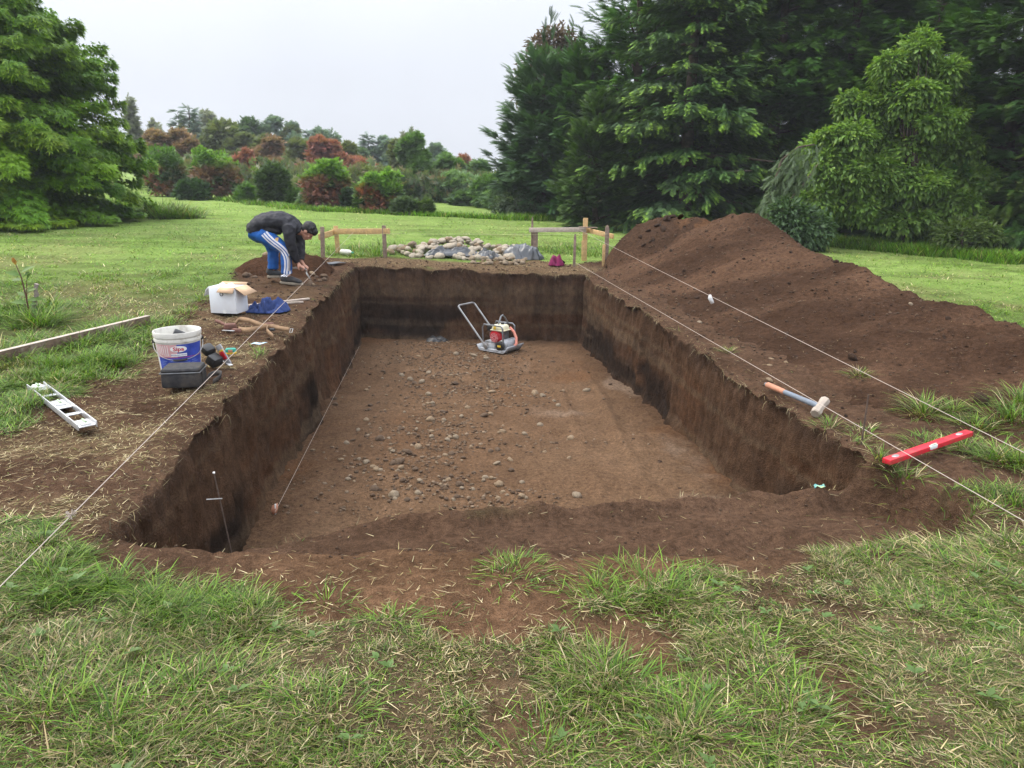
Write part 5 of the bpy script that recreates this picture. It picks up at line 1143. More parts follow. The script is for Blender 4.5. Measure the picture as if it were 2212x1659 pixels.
def sledge():
    a, b = on_heap(1657, 831, .03), on_heap(1772, 879, .05); root = empty('sledgehammer', a, 0, 'sledgehammer with orange and grey blue handle lying on the heap foot', 'sledgehammer'); d = b - a
    MB().tube([d * 0, d * .02, d * .36], [.016, .021, .018], 12).build('grip', M['orange'], root); MB().tube([d * .355, d * .7, d * .97], [.0165, .0175, .019], 12).build('handle', mat('grey_blue_fibre', (.16, .19, .23), .55, var=.15, dirt=(.3, .27, .24), dscale=12), root)
    MB().lathe([(0, -.022), (.012, -.02), (.014, 0), (.012, .006), (0, .008)], 10, Matrix.Translation(d * 0) @ d.to_track_quat('Z', 'Y').to_matrix().to_4x4()).build('end_cap', M['tubegrey'], root)
    hd = Vector((.62, .70, .30)).normalized(); M4 = Matrix.Translation(d) @ hd.to_track_quat('Z', 'Y').to_matrix().to_4x4()
    MB().lathe([(0, -.085), (.026, -.085), (.032, -.078), (.033, -.05), (.027, -.03), (.027, .03), (.033, .05), (.032, .078), (.026, .085), (0, .085)], 8, M4).build('head', mat('worn_hammer_head', (.40, .34, .28), .6, .3, var=.25, dirt=(.2, .15, .11), dscale=9), root, sharp=25)
sledge()
p = at(1770, 1058, .005); tag(MB().sheet([[(p.x - .030 + .015 * i, p.y - .012 + .010 * j + .008 * math.sin(i * 2), p.z + .012 * abs(math.sin(i * 1.3 + j)) + .012) for i in range(5)] for j in range(4)]).build('sweet_wrapper', mat('cyan_foil', (.10, .33, .34), .35, var=.4, scale=60, dirt=(.6, .6, .12), dscale=30, dirt_amt=.8), None, solid=.001), 'small cyan and yellow wrapper on the soil step at the near pit end', 'wrapper')
# ---------------------------------------------------------------- sapling and stick in the lawn
g = at(66, 692); sp = empty('sapling', g, 0, 'thin red stemmed sapling with a few leaves growing in the lawn', 'sapling'); mb = MB(); s = 1 / ppm(g)
L_ = lambda px, py: Vector(((px - 66) * s, 0, (692 - py) * s * 1.0))
mb.tube([L_(66, 692), L_(65, 640), L_(62, 600), L_(55, 572)], [.007, .006, .005, .003], 6); mb.tube([L_(65, 650), L_(70, 620), L_(72, 605)], [.004, .003, .002], 5); mb.build('stem', mat('reddish_stem', (.10, .045, .03), .8), sp)
pos = np.array([tuple(L_(*q)) for q in [(55, 574), (54, 570), (62, 590), (62, 596), (60, 606), (64, 600), (66, 648), (66, 655), (63, 640), (66, 662), (72, 606), (65, 630)]]); ax = np.array([(-.2, 0, 1), (-.4, .1, .8), (.8, .2, .5), (-.9, -.2, .35), (-1, .3, .1), (.9, -.3, .6), (1, .2, .1), (-1, -.2, .2), (-.8, .3, .4), (.7, -.4, .3), (.5, 0, .8), (.9, .2, .3)], float)
V, Fc, C = replicate(LEAF, pos, ax, np.tile([0, -.6, 1.0], (12, 1)), np.array([.07, .06, .13, .13, .11, .12, .14, .14, .10, .13, .09, .10]), np.array([(.30, .20, .03)] * 2 + [(.10, .19, .04)] * 10), np.array([(.35, .13, .03)] * 2 + [(.14, .22, .05)] * 10))
link('leaves', np_mesh('leaves', V, Fc, C), M['leaf'], sp, False)
g = at(76, 690); s = 1 / ppm(g); L_ = lambda px, py: Vector((g.x + (px - 76) * s, g.y, g.z + (690 - py) * s))
tag(MB().tube([L_(72, 694), L_(78, 664), L_(82, 650), L_(88, 636), L_(87, 626), L_(92, 613)], [.020, .021, .018, .019, .015, .017], 8).build('dead_stump', mat('grey_dead_wood', (.28, .23, .21), .9, var=.35, scale=20, bump=.7, bscale=50)), 'crooked grey dead stem standing beside the sapling', 'stump')

# ---------------------------------------------------------------- plate compactor
def compactor():
    g = on_floor(1079, 757); root = empty('plate_compactor', (g.x, g.y, float(z_floor(g.x, g.y))), R(-36), 'red and cream plate compactor with grey folding handle on the pit floor', 'plate compactor', sc=.90)
    # local frame: +x is forwards, z up
    m = MB(); m.box((0, 0, .035), (.46, .40, .03), bev=.008)
    prof = [(-.28, .10), (-.235, .03), (-.22, .018), (.22, .018), (.25, .035), (.31, .12)]
    P = [[(x, y, z) for (x, z) in prof] for y in np.linspace(-.21, .21, 6)]; m.sheet(P)
    m.build('base_plate', M['castgrey'], root, solid=.014)
    mb = MB(); mb.box((-.10, 0, .09), (.26, .34, .08), taper=.9, bev=.012); mb.box((-.02, 0, .14), (.34, .24, .03), bev=.006); mb.build('engine_deck', M['castgrey'], root)
    MB().lathe([(0, -.15), (.075, -.15), (.088, -.135), (.088, .135), (.075, .15), (0, .15)], 24, Matrix.Translation((.16, 0, .115)) @ Matrix.Rotation(R(90), 4, 'X')).build('exciter', M['castgrey'], root)
    bc = MB().lathe([(0, .018), (.062, .018), (.074, .010), (.076, -.02), (0, -.02)], 24, Matrix.Translation((.145, -.185, .115)) @ Matrix.Rotation(R(90), 4, 'X')).build('belt_cover', M['black'], root); MB().box((.145, -.2045, .118), (.062, .002, .030), bev=.0008).build('sticker', M['yellow'], bc)
    # engine
    MB().box((.0, .02, .23), (.20, .20, .17), bev=.02).build('engine_block', M['tubegrey'], root)
    fan = Matrix.Translation((.0, -.085, .235)) @ Matrix.Rotation(R(90), 4, 'X')
    fc = MB().lathe([(0, .050), (.05, .050), (.082, .045), (.104, .020), (.110, -.03), (.108, -.06), (0, -.06)], 28, fan).build('fan_cover', M['redpaint'], root)
    gl = MB()
    for r_ in (.025, .045, .065): gl.tube([fan @ Vector((r_ * math.cos(2 * math.pi * i / 20), r_ * math.sin(2 * math.pi * i / 20) - .012, .052)) for i in range(20)], .003, 5, closed=True)
    for i in range(8): a = i * math.pi / 4; gl.tube([fan @ Vector((.02 * math.cos(a), .02 * math.sin(a) - .012, .053)), fan @ Vector((.078 * math.cos(a), .078 * math.sin(a) - .012, .050))], .003, 5)
    gl.build('grille', mat('pinkish_grille', (.62, .30, .30), .6), fc)
    MB().box((.04, -.02, .375), (.23, .21, .085), taper=.80, bev=.026).build('fuel_tank', M['cream'], root); MB().box((.04, -.02, .336), (.245, .225, .014), bev=.005).build('tank_seam', M['cream'], root)
    MB().box((.0, -.121, .372), (.045, .004, .045), rotm(-.17, 0, 0), bev=.001).build('sticker', M['yellow'], root); MB().lathe([(0, .012), (.024, .012), (.026, 0), (.026, -.01), (0, -.01)], 16, Matrix.Translation((.06, .0, .43))).build('fuel_cap', M['black'], root)
    MB().box((-.13, -.03, .345), (.085, .13, .085), bev=.014).build('air_filter', M['black'], root); MB().box((-.03, .12, .37), (.17, .09, .10), taper=.8, bev=.016).build('silencer', M['tubegrey'], root); MB().box((-.115, -.02, .25), (.05, .1, .07), bev=.01).build('carburettor', M['steel'], root)
    # roll frame loops, lifting hoop and hose
    def loop(y): return [(-.20, y, .16), (-.205, y, .36), (-.18, y, .415), (.14, y, .415), (.175, y, .385), (.185, y, .16)]
    for y in (-.155, .155): MB().tube(loop(y), .0125, 8).build('guard_frame', M['tubegrey'], root)
    MB().tube([(.05, .155, .415), (.04, .10, .50), (.045, .03, .555), (.055, -.03, .545), (.06, -.08, .47), (.06, -.10, .43)], .0125, 8).build('lifting_hoop', M['tubegrey'], root)
    MB().tube([(.13, .10, .36), (.21, .09, .30), (.27, .07, .22), (.30, .03, .14), (.295, -.01, .11)], .022, 10).build('front_guard', M['rubber'], root)
    # folding handle
    h0 = Vector((-.13, 0, .10)); h1 = Vector((-.66, 0, .66)); y = .20; H = []
    for (t, yy) in ((0, -y), (.5, -y), (.92, -y)): H.append(h0.lerp(h1, t) + Vector((0, yy, 0)))
    H += [h1 + Vector((.012, -y * .98, -.012)), h1 + Vector((0, -y * .8, 0)), h1 + Vector((0, y * .8, 0)), h1 + Vector((.012, y * .98, -.012))]
    for t in (.92, .5, 0): H.append(h0.lerp(h1, t) + Vector((0, y, 0)))
    MB().tube(H, .0145, 10).build('handle', mat('scuffed_grey_tube', (.33, .33, .33), .45, .5, var=.2, dirt=(.14, .1, .07), dscale=9, dirt_amt=.5), root)
    for s_ in (-1, 1): MB().box((-.115, s_ * .20, .085), (.07, .03, .075), rotm(0, -.7, 0), bev=.012).build('handle_bracket', M['steel'], root)
compactor()
# ================================================================== THE PERSON
def person():
    g = at(608, 613); s = .1410 / ppm(g); z0 = float(zg(g.x, g.y))
    root = empty('person', (g.x, g.y, z0 + .012), 0, 'person bending over in black jacket and blue striped track trousers, trowel in hand', 'person')
    J = lambda zx, zy, y=0.0: Vector(((zx - 790) * s, y, (1345 - zy) * s)); u = s          # u: one unit of the figure's own scale
    skinm = mat('skin', (.46, .24, .165), .6, var=.1, scale=30, spec=.35); hairm = mat('dark_hair', (.010, .009, .009), .6, var=.4, scale=60, bump=.6, bscale=180, spec=.4)
    jack = mat('black_jacket', (.021, .021, .026), .7, var=.22, scale=9, bump=.25, bscale=30, spec=.3); trou = mat('blue_track_trousers', (.012, .105, .38), .65, var=.22, scale=10, bump=.35, bscale=26, dirt=(.02, .055, .16), dscale=6, dirt_amt=.55)
    shoem = mat('grey_black_shoe', (.035, .037, .040), .65, var=.25, scale=30, dirt=(.12, .09, .07), dscale=9, dirt_amt=.6); solem = mat('dusty_sole', (.30, .26, .20), .8, var=.25, scale=30, dirt=(.14, .1, .07), dscale=12)
    def loft(mb, pts, rr, n=18):
        """rings across a path; rr gives (half width along y, half thickness)"""
        pts = [Vector(p) for p in pts]; k = len(pts); o = len(mb.v)
        for i, p in enumerate(pts):
            t = (pts[min(k - 1, i + 1)] - pts[max(0, i - 1)]).normalized(); a = Vector((0, 1, 0)); a = (a - t * a.dot(t)); a = a.normalized() if a.length > .1 else Vector((1, 0, 0)); b = t.cross(a)
            r = rr[i]; ra, rb = r if hasattr(r, '__len__') else (r, r)
            for j in range(n): q = 2 * math.pi * j / n; mb.v.append(tuple(p + a * ra * math.cos(q) + b * rb * math.sin(q)))
        for i in range(k - 1):
            for j in range(n): mb.f.append((o + i * n + j, o + i * n + (j + 1) % n, o + (i + 1) * n + (j + 1) % n, o + (i + 1) * n + j))
        mb.f.append(tuple(o + j for j in range(n))[::-1]); mb.f.append(tuple(o + (k - 1) * n + j for j in range(n))); return mb
    def ball(mb, c, r, M3=None):
        bm = bmesh.new(); bmesh.ops.create_icosphere(bm, subdivisions=3, radius=1.0)
        for v in bm.verts:
            p = Vector((v.co.x * r[0], v.co.y * r[1], v.co.z * r[2])); v.co = (M3 @ p if M3 else p) + Vector(c)
        return mb.bm(bm)
    def fuse(o, vox, it=6, noise=0.0):
        r = o.modifiers.new('fuse', 'REMESH'); r.mode = 'VOXEL'; r.voxel_size = vox; r.use_smooth_shade = True
        q = o.modifiers.new('smooth', 'SMOOTH'); q.factor = .5; q.iterations = it
        if noise:
            tx = bpy.data.textures.new('folds', 'CLOUDS'); tx.noise_scale = .055; tx.noise_depth = 2
            d = o.modifiers.new('folds', 'DISPLACE'); d.texture = tx; d.strength = noise; d.mid_level = .5; d.texture_coords = 'LOCAL'
        return o
    T = 100 * u
    # ---- joints
    hipN, kneeN, ankN = J(640, 650, -.085), J(935, 850, -.105), J(930, 1215, -.115)
    hipF, kneeF, ankF = J(590, 650, .085), J(665, 890, .10), J(640, 1175, .10)
    spine = [J(500, 600), J(560, 540), J(700, 455), J(870, 440), J(1000, 495), J(1070, 560)]
    shN, elN, wrN = J(1020, 545, -.155), J(1035, 770, -.16), J(1085, 1035, -.085)
    shF, elF, wrF = J(1035, 545, .155), J(1070, 770, .15), J(1110, 1030, .03)
    up = Vector((.80, 0, .60)); fw = Vector((.60, 0, -.80)); side = Vector((0, 1, 0)); HC = J(1262, 585, -.01); H3 = Matrix((fw, side, up)).transposed()
    hl = lambda f, r, v: HC + H3 @ Vector((f * T, r * T, v * T))
    # ---- body: one continuous figure from head to foot
    mb = MB()
    loft(mb, spine, [(.10, .07), (.12, .085), (.125, .085), (.135, .09), (.12, .08), (.07, .06)])
    loft(mb, [J(1030, 530), J(1110, 575), hl(-.35, 0, -.55)], [.06, .052, .05])
    ball(mb, hl(-.10, 0, .22), (1.10 * T, .88 * T, 1.05 * T), H3)          # skull
    ball(mb, hl(.22, 0, -.45), (.66 * T, .62 * T, .85 * T), H3)             # face and jaw
    ball(mb, hl(.45, 0, -1.10), (.34 * T, .36 * T, .26 * T), H3)            # chin
    loft(mb, [hl(.80, 0, .02), hl(1.02, 0, -.32), hl(1.12, 0, -.52), hl(.86, 0, -.62)], [(.10 * T, .10 * T), (.13 * T, .12 * T), (.18 * T, .13 * T), (.17 * T, .08 * T)])   # nose
    for s_ in (-1, 1):
        ball(mb, hl(.78, s_ * .36, .12), (.22 * T, .26 * T, .10 * T), H3)   # brow
        ball(mb, hl(.70, s_ * .48, -.38), (.20 * T, .22 * T, .22 * T), H3)  # cheek
        ball(mb, hl(-.12, s_ * .86, -.12), (.26 * T, .10 * T, .36 * T), H3) # ear
    ball(mb, hl(.84, 0, -.80), (.16 * T, .28 * T, .07 * T), H3); ball(mb, hl(.82, 0, -.94), (.15 * T, .24 * T, .07 * T), H3)      # lips
    for (a, b, c) in ((shN, elN, wrN), (shF, elF, wrF)): loft(mb, [spine[4] + (a - spine[4]) * .5, a, a.lerp(b, .5), b, b.lerp(c, .45), c], [.05, .048, .042, .035, .034, .024])
    for (a, b, c) in ((hipN, kneeN, ankN), (hipF, kneeF, ankF)): loft(mb, [spine[1] + (a - spine[1]) * .6, a, a.lerp(b, .5), b, b.lerp(c, .4), c, c + Vector((.02, 0, -.05))], [.07, .072, .06, .045, .046, .032, .034])
    tools = []
    for (w_, y, near) in ((wrN, -.085, 1), (wrF, .03, 0)):
        ctr = J(1128, 1095, y) if near else J(1150, 1110, y)
        d = (ctr - w_).normalized(); loft(mb, [w_, w_.lerp(ctr, .55), ctr, ctr + d * .020], [(.022, .020), (.030, .018), (.036, .018), (.030, .014)], 12)
        fx = Vector((1, 0, -.25)).normalized()
        for i, (ln, r) in enumerate(((.060, .0085), (.068, .009), (.063, .0086), (.050, .0078))):     # four fingers curled round the handle
            b0 = ctr + d * .018 + Vector((.012, (i - 1.5) * .0185, .004 + .002 * i)); p1 = b0 + (fx * .5 + d * .6) * ln * .42; p2 = p1 + Vector((-.35, 0, -.9)) * ln * .36; p3 = p2 + Vector((-.95, 0, .15)) * ln * .34
            mb.tube([b0 - d * .012, b0, p1, p2, p3], [r, r * 1.02, r * 1.05, r * .96, r * .8], 8)
        b0 = w_.lerp(ctr, .6) + Vector((-.004, -.026 if near else .026, 0)); mb.tube([b0, b0 + Vector((.0, -.014 if near else .014, -.020)), b0 + Vector((.004, -.012 if near else .012, -.046)), b0 + Vector((.010, -.002, -.064))], [.011, .0105, .0095, .0078], 8)   # thumb from the side of the palm
    fuse(mb.build('body', skinm, root), .0055, 3)
    # ---- clothes
    mb = MB(); loft(mb, [J(448, 610), J(468, 565), J(555, 488), J(700, 442), J(850, 434), J(985, 478), J(1062, 550), J(1095, 598)], [(.150, .098), (.165, .108), (.165, .112), (.168, .115), (.172, .115), (.165, .105), (.10, .085), (.07, .07)])
    for (a, b, c) in ((shN, elN, wrN), (shF, elF, wrF)):
        loft(mb, [spine[4] + (a - spine[4]) * .35, a, a.lerp(b, .3), a.lerp(b, .7), b, b.lerp(c, .3), b.lerp(c, .75), b.lerp(c, .93)], [(.07, .10), (.066, .078), (.060, .070), (.054, .062), (.052, .060), (.050, .056), (.043, .047), (.038, .040)])
    loft(mb, [J(560, 560), J(700, 560), J(850, 570)], [(.15, .05), (.15, .05), (.12, .05)])
    fuse(mb.build('jacket', jack, root), .010, 4, .030)
    mb = MB(); loft(mb, [J(1060, 545), J(1110, 585), J(1128, 612)], [(.088, .078), (.078, .072), (.074, .068)]); fuse(mb.build('collar', jack, root), .008, 3)
    for (b, c) in ((elN, wrN), (elF, wrF)): mb = MB(); loft(mb, [b.lerp(c, .90), b.lerp(c, .94), b.lerp(c, .985)], [.036, .038, .034]); mb.build('cuff', jack, root, sharp=0)
    mb = MB(); loft(mb, [J(440, 560), J(480, 590), J(560, 640), J(640, 690)], [(.15, .105), (.158, .115), (.15, .11), (.10, .08)])
    for (a, b, c, f) in ((hipN, kneeN, ankN, 1), (hipF, kneeF, ankF, 0)):
        loft(mb, [a + Vector((-.06, 0, .03)), a, a.lerp(b, .35), a.lerp(b, .75), b, b.lerp(c, .25), b.lerp(c, .6), b.lerp(c, .92), b.lerp(c, .985)], [(.09, .095), (.092, .095), (.084, .088), (.072, .074), (.066, .066), (.064, .064), (.063, .063), (.062, .064), (.058, .060)])
    tr = fuse(mb.build('trousers', trou, root), .011, 5, .016)
    wm = mat('white_stripe', (.66, .66, .70), .65, var=.08)
    path = [J(*p) for p in ((655, 600), (705, 660), (775, 728), (850, 785), (920, 850), (962, 920), (976, 1000), (968, 1100), (952, 1190), (948, 1222))]
    Q = []
    for i in range(len(path) - 1):
        for k in range(6): Q.append(path[i].lerp(path[i + 1], k / 6))
    for _ in range(6): Q = [Q[0]] + [(Q[i - 1] + 2 * Q[i] + Q[i + 1]) / 4 for i in range(1, len(Q) - 1)] + [Q[-1]]
    for off in (-.034, 0, .034):
        P = []
        for i, q in enumerate(Q):
            t = (Q[min(i + 1, len(Q) - 1)] - Q[max(i - 1, 0)]).normalized(); nrm = Vector((-t.z, 0, t.x)); k = .85
            P.append([q + nrm * (off * k + w2) + Vector((0, -.3, 0)) for w2 in (-.009, 0, .009)])
        o = MB().sheet(P).build('stripe', wm, tr, solid=0); sw = o.modifiers.new('lay', 'SHRINKWRAP'); sw.target = tr; sw.wrap_method = 'PROJECT'; sw.use_project_y = True; sw.use_positive_direction = True; sw.use_negative_direction = False; sw.offset = .003
    e = J(832, 692); o = MB().sheet([[e + Vector(((i - 1.5) * .010, -.3, (j - 1.5) * .013)) for i in range(4)] for j in range(4)]).build('emblem', mat('gold_badge', (.60, .38, .14), .6, var=.3, scale=80), tr); sw = o.modifiers.new('lay', 'SHRINKWRAP'); sw.target = tr; sw.wrap_method = 'PROJECT'; sw.use_project_y = True; sw.use_negative_direction = False; sw.offset = .003
    # hair: thick cap with a heavy fringe
    mb = MB(); ball(mb, hl(-.20, 0, .42), (1.14 * T, 1.0 * T, 1.02 * T), H3); ball(mb, hl(-.62, 0, -.02), (.62 * T, .84 * T, .78 * T), H3); ball(mb, hl(.62, 0, .72), (.52 * T, .80 * T, .46 * T), H3); ball(mb, hl(.92, -.1, .52), (.26 * T, .60 * T, .30 * T), H3)
    r_ = random.Random(5)
    for i in range(90):
        a = r_.uniform(0, 6.28); v = r_.uniform(-.2, 1.0); rr = math.sqrt(max(0, 1 - v * v)); b = hl(-.15 + 1.06 * rr * math.cos(a), .95 * rr * math.sin(a), .45 + .95 * v)
        if (Matrix(H3).transposed() @ (b - HC)).x > .75 * T and v < .35: continue
        t = Vector((r_.uniform(-1, 1), r_.uniform(-1, 1), r_.uniform(-1.2, .2))) * .22 * T + (b - hl(-.15, 0, .4)) * .10; mb.tube([b - t * .3, b + t * .5, b + t], [.13 * T, .10 * T, .03 * T], 5)
    for s_ in (-1, 1): ball(mb, hl(.02, s_ * .84, .10), (.20 * T, .08 * T, .34 * T), H3)
    fuse(mb.build('hair', hairm, root), .0060, 2)
    for s_ in (-1, 1): mb = MB(); ball(mb, hl(.90, s_ * .33, -.06), (.07 * T, .13 * T, .06 * T), H3); mb.build('eye', hairm, root, sharp=0)
    # shoes
    def shoe(heel, toe, y, ank):
        h, t = J(*heel, y), J(*toe, y); d = (t - h); ln = d.length; d.normalize(); upv = Vector((0, 0, 1))
        S = lambda a, z, yy=0: h + d * (a * ln) + Vector((0, yy, z))
        m = MB(); loft(m, [S(.02, .045), S(.10, .055), S(.28, .060), S(.45, .055), S(.65, .045), S(.85, .036), S(.97, .026)], [(.028, .035), (.040, .042), (.043, .048), (.042, .042), (.046, .034), (.044, .028), (.026, .016)]); loft(m, [S(.22, .05), S(.20, .085), ank + Vector((-.005, 0, .015))], [(.040, .048), (.040, .046), (.040, .042)])
        up_ = fuse(m.build('shoe', shoem, root), .007, 3)
        P = []; n = 26; ring = []
        for i in range(n):
            q = 2 * math.pi * i / n; a = .5 + .53 * math.cos(q); wd = (.044 + .006 * math.sin(a * 5)) * math.sin(q) * (1 if abs(math.sin(q)) < .6 else 1.0); ring.append((a, wd))
        m = MB(); o_ = len(m.v)
        for z, k in ((-.004, .96), (.0, 1.0), (.018, 1.0), (.022, .95)):
            for (a, wd) in ring: p = S(.5 + (a - .5) * k, z, wd * k); m.v.append(tuple(p))
        for i in range(3):
            for j in range(n): m.f.append((i * n + j, i * n + (j + 1) % n, (i + 1) * n + (j + 1) % n, (i + 1) * n + j))
        m.f.append(tuple(range(n))[::-1]); m.f.append(tuple(3 * n + j for j in range(n))); m.build('sole', solem, up_)
        m = MB()
        for i in range(4): a = .36 + .075 * i; m.tube([S(a, .092 - .012 * i, -.028), S(a + .02, .104 - .014 * i, 0), S(a, .092 - .012 * i, .028)], .0035, 5)
        m.build('lace', wm, up_)
        m = MB(); loft(m, [ank + Vector((-.004, 0, .005)), ank + Vector((0, 0, .04))], [.036, .038]); m.build('sock', M['white'], root, sharp=0)
    shoe((822, 1345), (1155, 1372), -.115, ankN); shoe((545, 1295), (790, 1290), .10, ankF)
    # trowel in the near hand
    c = J(1128, 1108, -.085) + Vector((g.x, g.y, z0 + .012)); t = empty('hand_trowel', c, 0, 'small pointing trowel held in the hand of the bending person', 'trowel')
    MB().tube([(-.085, 0, -.012), (-.05, 0, -.010), (.02, 0, -.016), (.05, 0, -.022)], [.011, .013, .012, .010], 10).build('handle', M['greywood'], t)
    MB().tube([(.05, 0, -.022), (.07, 0, -.03), (.075, 0, -.06)], .004, 6).build('tang', M['steel'], t)
    MB().sheet([[(.06, -.004, -.055), (.06, .004, -.055)], [(.07, -.035, -.075), (.07, .035, -.075)], [(.10, -.02, -.13), (.10, .02, -.13)], [(.115, -.002, -.165), (.115, .002, -.165)]]).build('blade', M['steel'], t, solid=.002)
person()
# ================================================================== GRASS, STRAW, ROOTS
def blades(pos, length, width, az, lean, bend, col, tipc):
    n = len(pos); S = np.array([0, .38, .72, 1.0]); W = np.array([1.0, .92, .6, 0])
    dx, dy = np.cos(az), np.sin(az); sx, sy = -dy, dx
    rows = []
    for k in range(4):
        s = S[k]; hor = length * (np.sin(lean) * s + bend * s * s); ver = np.maximum(length * (np.cos(lean) * s - .55 * bend * s * s), .004 * s + .002)
        c = np.column_stack([pos[:, 0] + dx * hor, pos[:, 1] + dy * hor, pos[:, 2] + ver])
        if k < 3:
            o = np.column_stack([sx, sy, 0 * sx]) * (width * W[k] * .5)[:, None]; rows += [c - o, c + o]
        else: rows.append(c)
    V = np.stack(rows, 1); F0 = np.array([(0, 1, 3), (0, 3, 2), (2, 3, 5), (2, 5, 4), (4, 5, 6)]); Fc = (F0[None] + (np.arange(n) * 7)[:, None, None]).reshape(-1, 3)
    t = np.array([0, 0, .38, .38, .72, .72, 1.0])[None, :, None]; C = col[:, None, :] * (1 - t) + tipc[:, None, :] * t
    return V.reshape(-1, 3), Fc, C.reshape(-1, 3)
class Acc:
    def __init__(s): s.V = []; s.F = []; s.C = []; s.n = 0
    def add(s, q): V, Fc, C = q; s.V.append(V); s.F.append(Fc + s.n); s.C.append(C); s.n += len(V)
    def build(s, name, m): return tag(link(name, np_mesh(name, np.concatenate(s.V), np.concatenate(s.F), np.concatenate(s.C)), m, None, False), kind='stuff')
M['grass'] = mat_leaf('grass_blades', .30, .5); M['straw'] = mat_leaf('dry_clippings', .15, .8)
FRESH = np.array([(.095, .20, .016), (.135, .25, .022), (.070, .145, .018), (.18, .27, .034)]); OLIVE = np.array([(.105, .125, .026), (.145, .155, .04), (.075, .09, .022)]); STRAW = np.array([(.42, .335, .17), (.32, .245, .12), (.52, .44, .26), (.25, .20, .095)])
def grass_cols(n, x, y, dry):
    i = rng.random(n); f = FRESH[rng.integers(0, 4, n)]; o = OLIVE[rng.integers(0, 3, n)]; s = STRAW[rng.integers(0, 4, n)]
    pd = np.clip(.03 + .55 * dry, 0, .85); c = np.where((i < pd * .62)[:, None], s, np.where((i < pd + .12)[:, None], o, f))
    return c * (.45 + .95 * rng.random((n, 1)))
def cand(n, r0, r1, a0, a1):
    r = np.sqrt(r0 * r0 + (r1 * r1 - r0 * r0) * rng.random(n)); a = a0 + (a1 - a0) * rng.random(n); return r * np.sin(a), r * np.cos(a)
def tops(x, y):
    z = zg(x, y); h = heap_h(x, y); return np.where(h > -.04, np.maximum(z, z_smooth(x, y) + h), z)
A = Acc()
def sow(n, r0, r1, a0, a1, ln, wd, dens_noise=True, lean=(12, 62), thin=1.0, bright=1.0):
    x, y = cand(n, r0, r1, a0, a1); g = grassiness(x, y); tuft = fbm(x * 5.2, y * 5.2, 401, 3); keep = (rng.random(n) < g ** 1.5 * thin * np.clip(.38 + 2.4 * (tuft - .32), .22, 1)) & (sdf(PIT, x, y) > .03)
    x, y = x[keep], y[keep]; tuft = tuft[keep]; n = len(x); d = dryness(x, y); lie = fbm(x * 1.6 + 9, y * 1.6, 402, 3)
    flat = sst(.42, .62, lie) * sst(8, 4, np.hypot(x, y))
    L_ = ln * (.5 + .9 * rng.random(n)) * (.65 + 1.0 * sst(.35, .7, tuft)) * (1 - .25 * d); az = np.where(rng.random(n) < .35, fbm(x * 1.3, y * 1.3, 403, 2) * 14, rng.random(n) * 6.28) + rng.normal(0, .6, n)
    le = np.radians(lean[0] + (lean[1] - lean[0]) * rng.random(n)) + flat * .55; be = .15 + .5 * rng.random(n)
    c = grass_cols(n, x, y, d) * bright; A.add(blades(np.column_stack([x, y, zg(x, y) - .004]), L_, wd * (.6 + .8 * rng.random(n)), az, np.minimum(le, 1.5), be, c * .85, c * 1.15))
sow(440000, 1.35, 3.3, R(-60), R(62), .040, .0028, lean=(20, 82), bright=.85)
sow(150000, 3.3, 6.0, R(-48), R(-12), .055, .0040)
sow(60000, 3.0, 6.0, R(15), R(48), .075, .0042)
sow(120000, 6.0, 11.0, R(-45), R(40), .052, .0055, lean=(25, 78), bright=1.15)
sow(70000, 11.0, 18.0, R(-42), R(40), .045, .009, lean=(35, 85), bright=1.35)
sow(40000, 18.0, 28.0, R(-38), R(38), .045, .016, lean=(40, 85), bright=1.5)
def tuft(x, y, n, ln, spread, wd=.0045, dry=.15, z=None, leanmax=60):
    a = rng.random(n) * 6.28; r = spread * rng.random(n) ** .7; X = x + r * np.cos(a); Y = y + r * np.sin(a); kk = sdf(PIT, X, Y) > .03; X, Y, a, r = X[kk], Y[kk], a[kk], r[kk]; n = len(X); Z = tops(X, Y) if z is None else np.full(n, z)
    if n == 0: return
    c = grass_cols(n, X, Y, np.full(n, dry)); A.add(blades(np.column_stack([X, Y, Z - .006]), ln * (.5 + .7 * rng.random(n)), wd * (.7 + .6 * rng.random(n)), a + rng.normal(0, .7, n), np.radians(5 + leanmax * (r / spread)), .2 + .6 * rng.random(n), c * .85, c * 1.15))
# longer fresh tufts where the photo shows them: along the near pit edge, in the near turf and at the right
for px, py, n, ln, sp in [(250, 1268, 260, .15, .12), (340, 1278, 240, .15, .12), (430, 1285, 200, .12, .12), (110, 1255, 220, .14, .12), (520, 1288, 120, .10, .10), (90, 1190, 160, .12, .1), (700, 1285, 130, .08, .1), (955, 1320, 90, .07, .08), (1110, 1225, 230, .10, .12), (1090, 1250, 140, .08, .10), (1290, 1270, 200, .12, .12), (1400, 1260, 380, .13, .18), (1450, 1295, 300, .12, .16), (1340, 1300, 200, .11, .12), (1320, 1480, 420, .14, .15), (1480, 1590, 420, .15, .16), (420, 1500, 420, .14, .2), (250, 1600, 460, .16, .22), (90, 1560, 400, .16, .2), (700, 1560, 300, .12, .16), (840, 1340, 160, .10, .1), (1700, 1560, 380, .14, .2), (1900, 1240, 240, .11, .16), (2100, 1270, 300, .13, .18), (2180, 1200, 320, .14, .18), (2190, 1100, 320, .14, .16), (2100, 1120, 200, .11, .12), (2050, 1110, 120, .10, .10), (2000, 1350, 220, .10, .16), (1620, 1420, 260, .12, .18), (1180, 1640, 300, .12, .18), (560, 1340, 200, .10, .14)]:
    p = at(px, py); tuft(p.x, p.y, int(n * .75), ln * .60, sp * 1.1, .0034, .10)
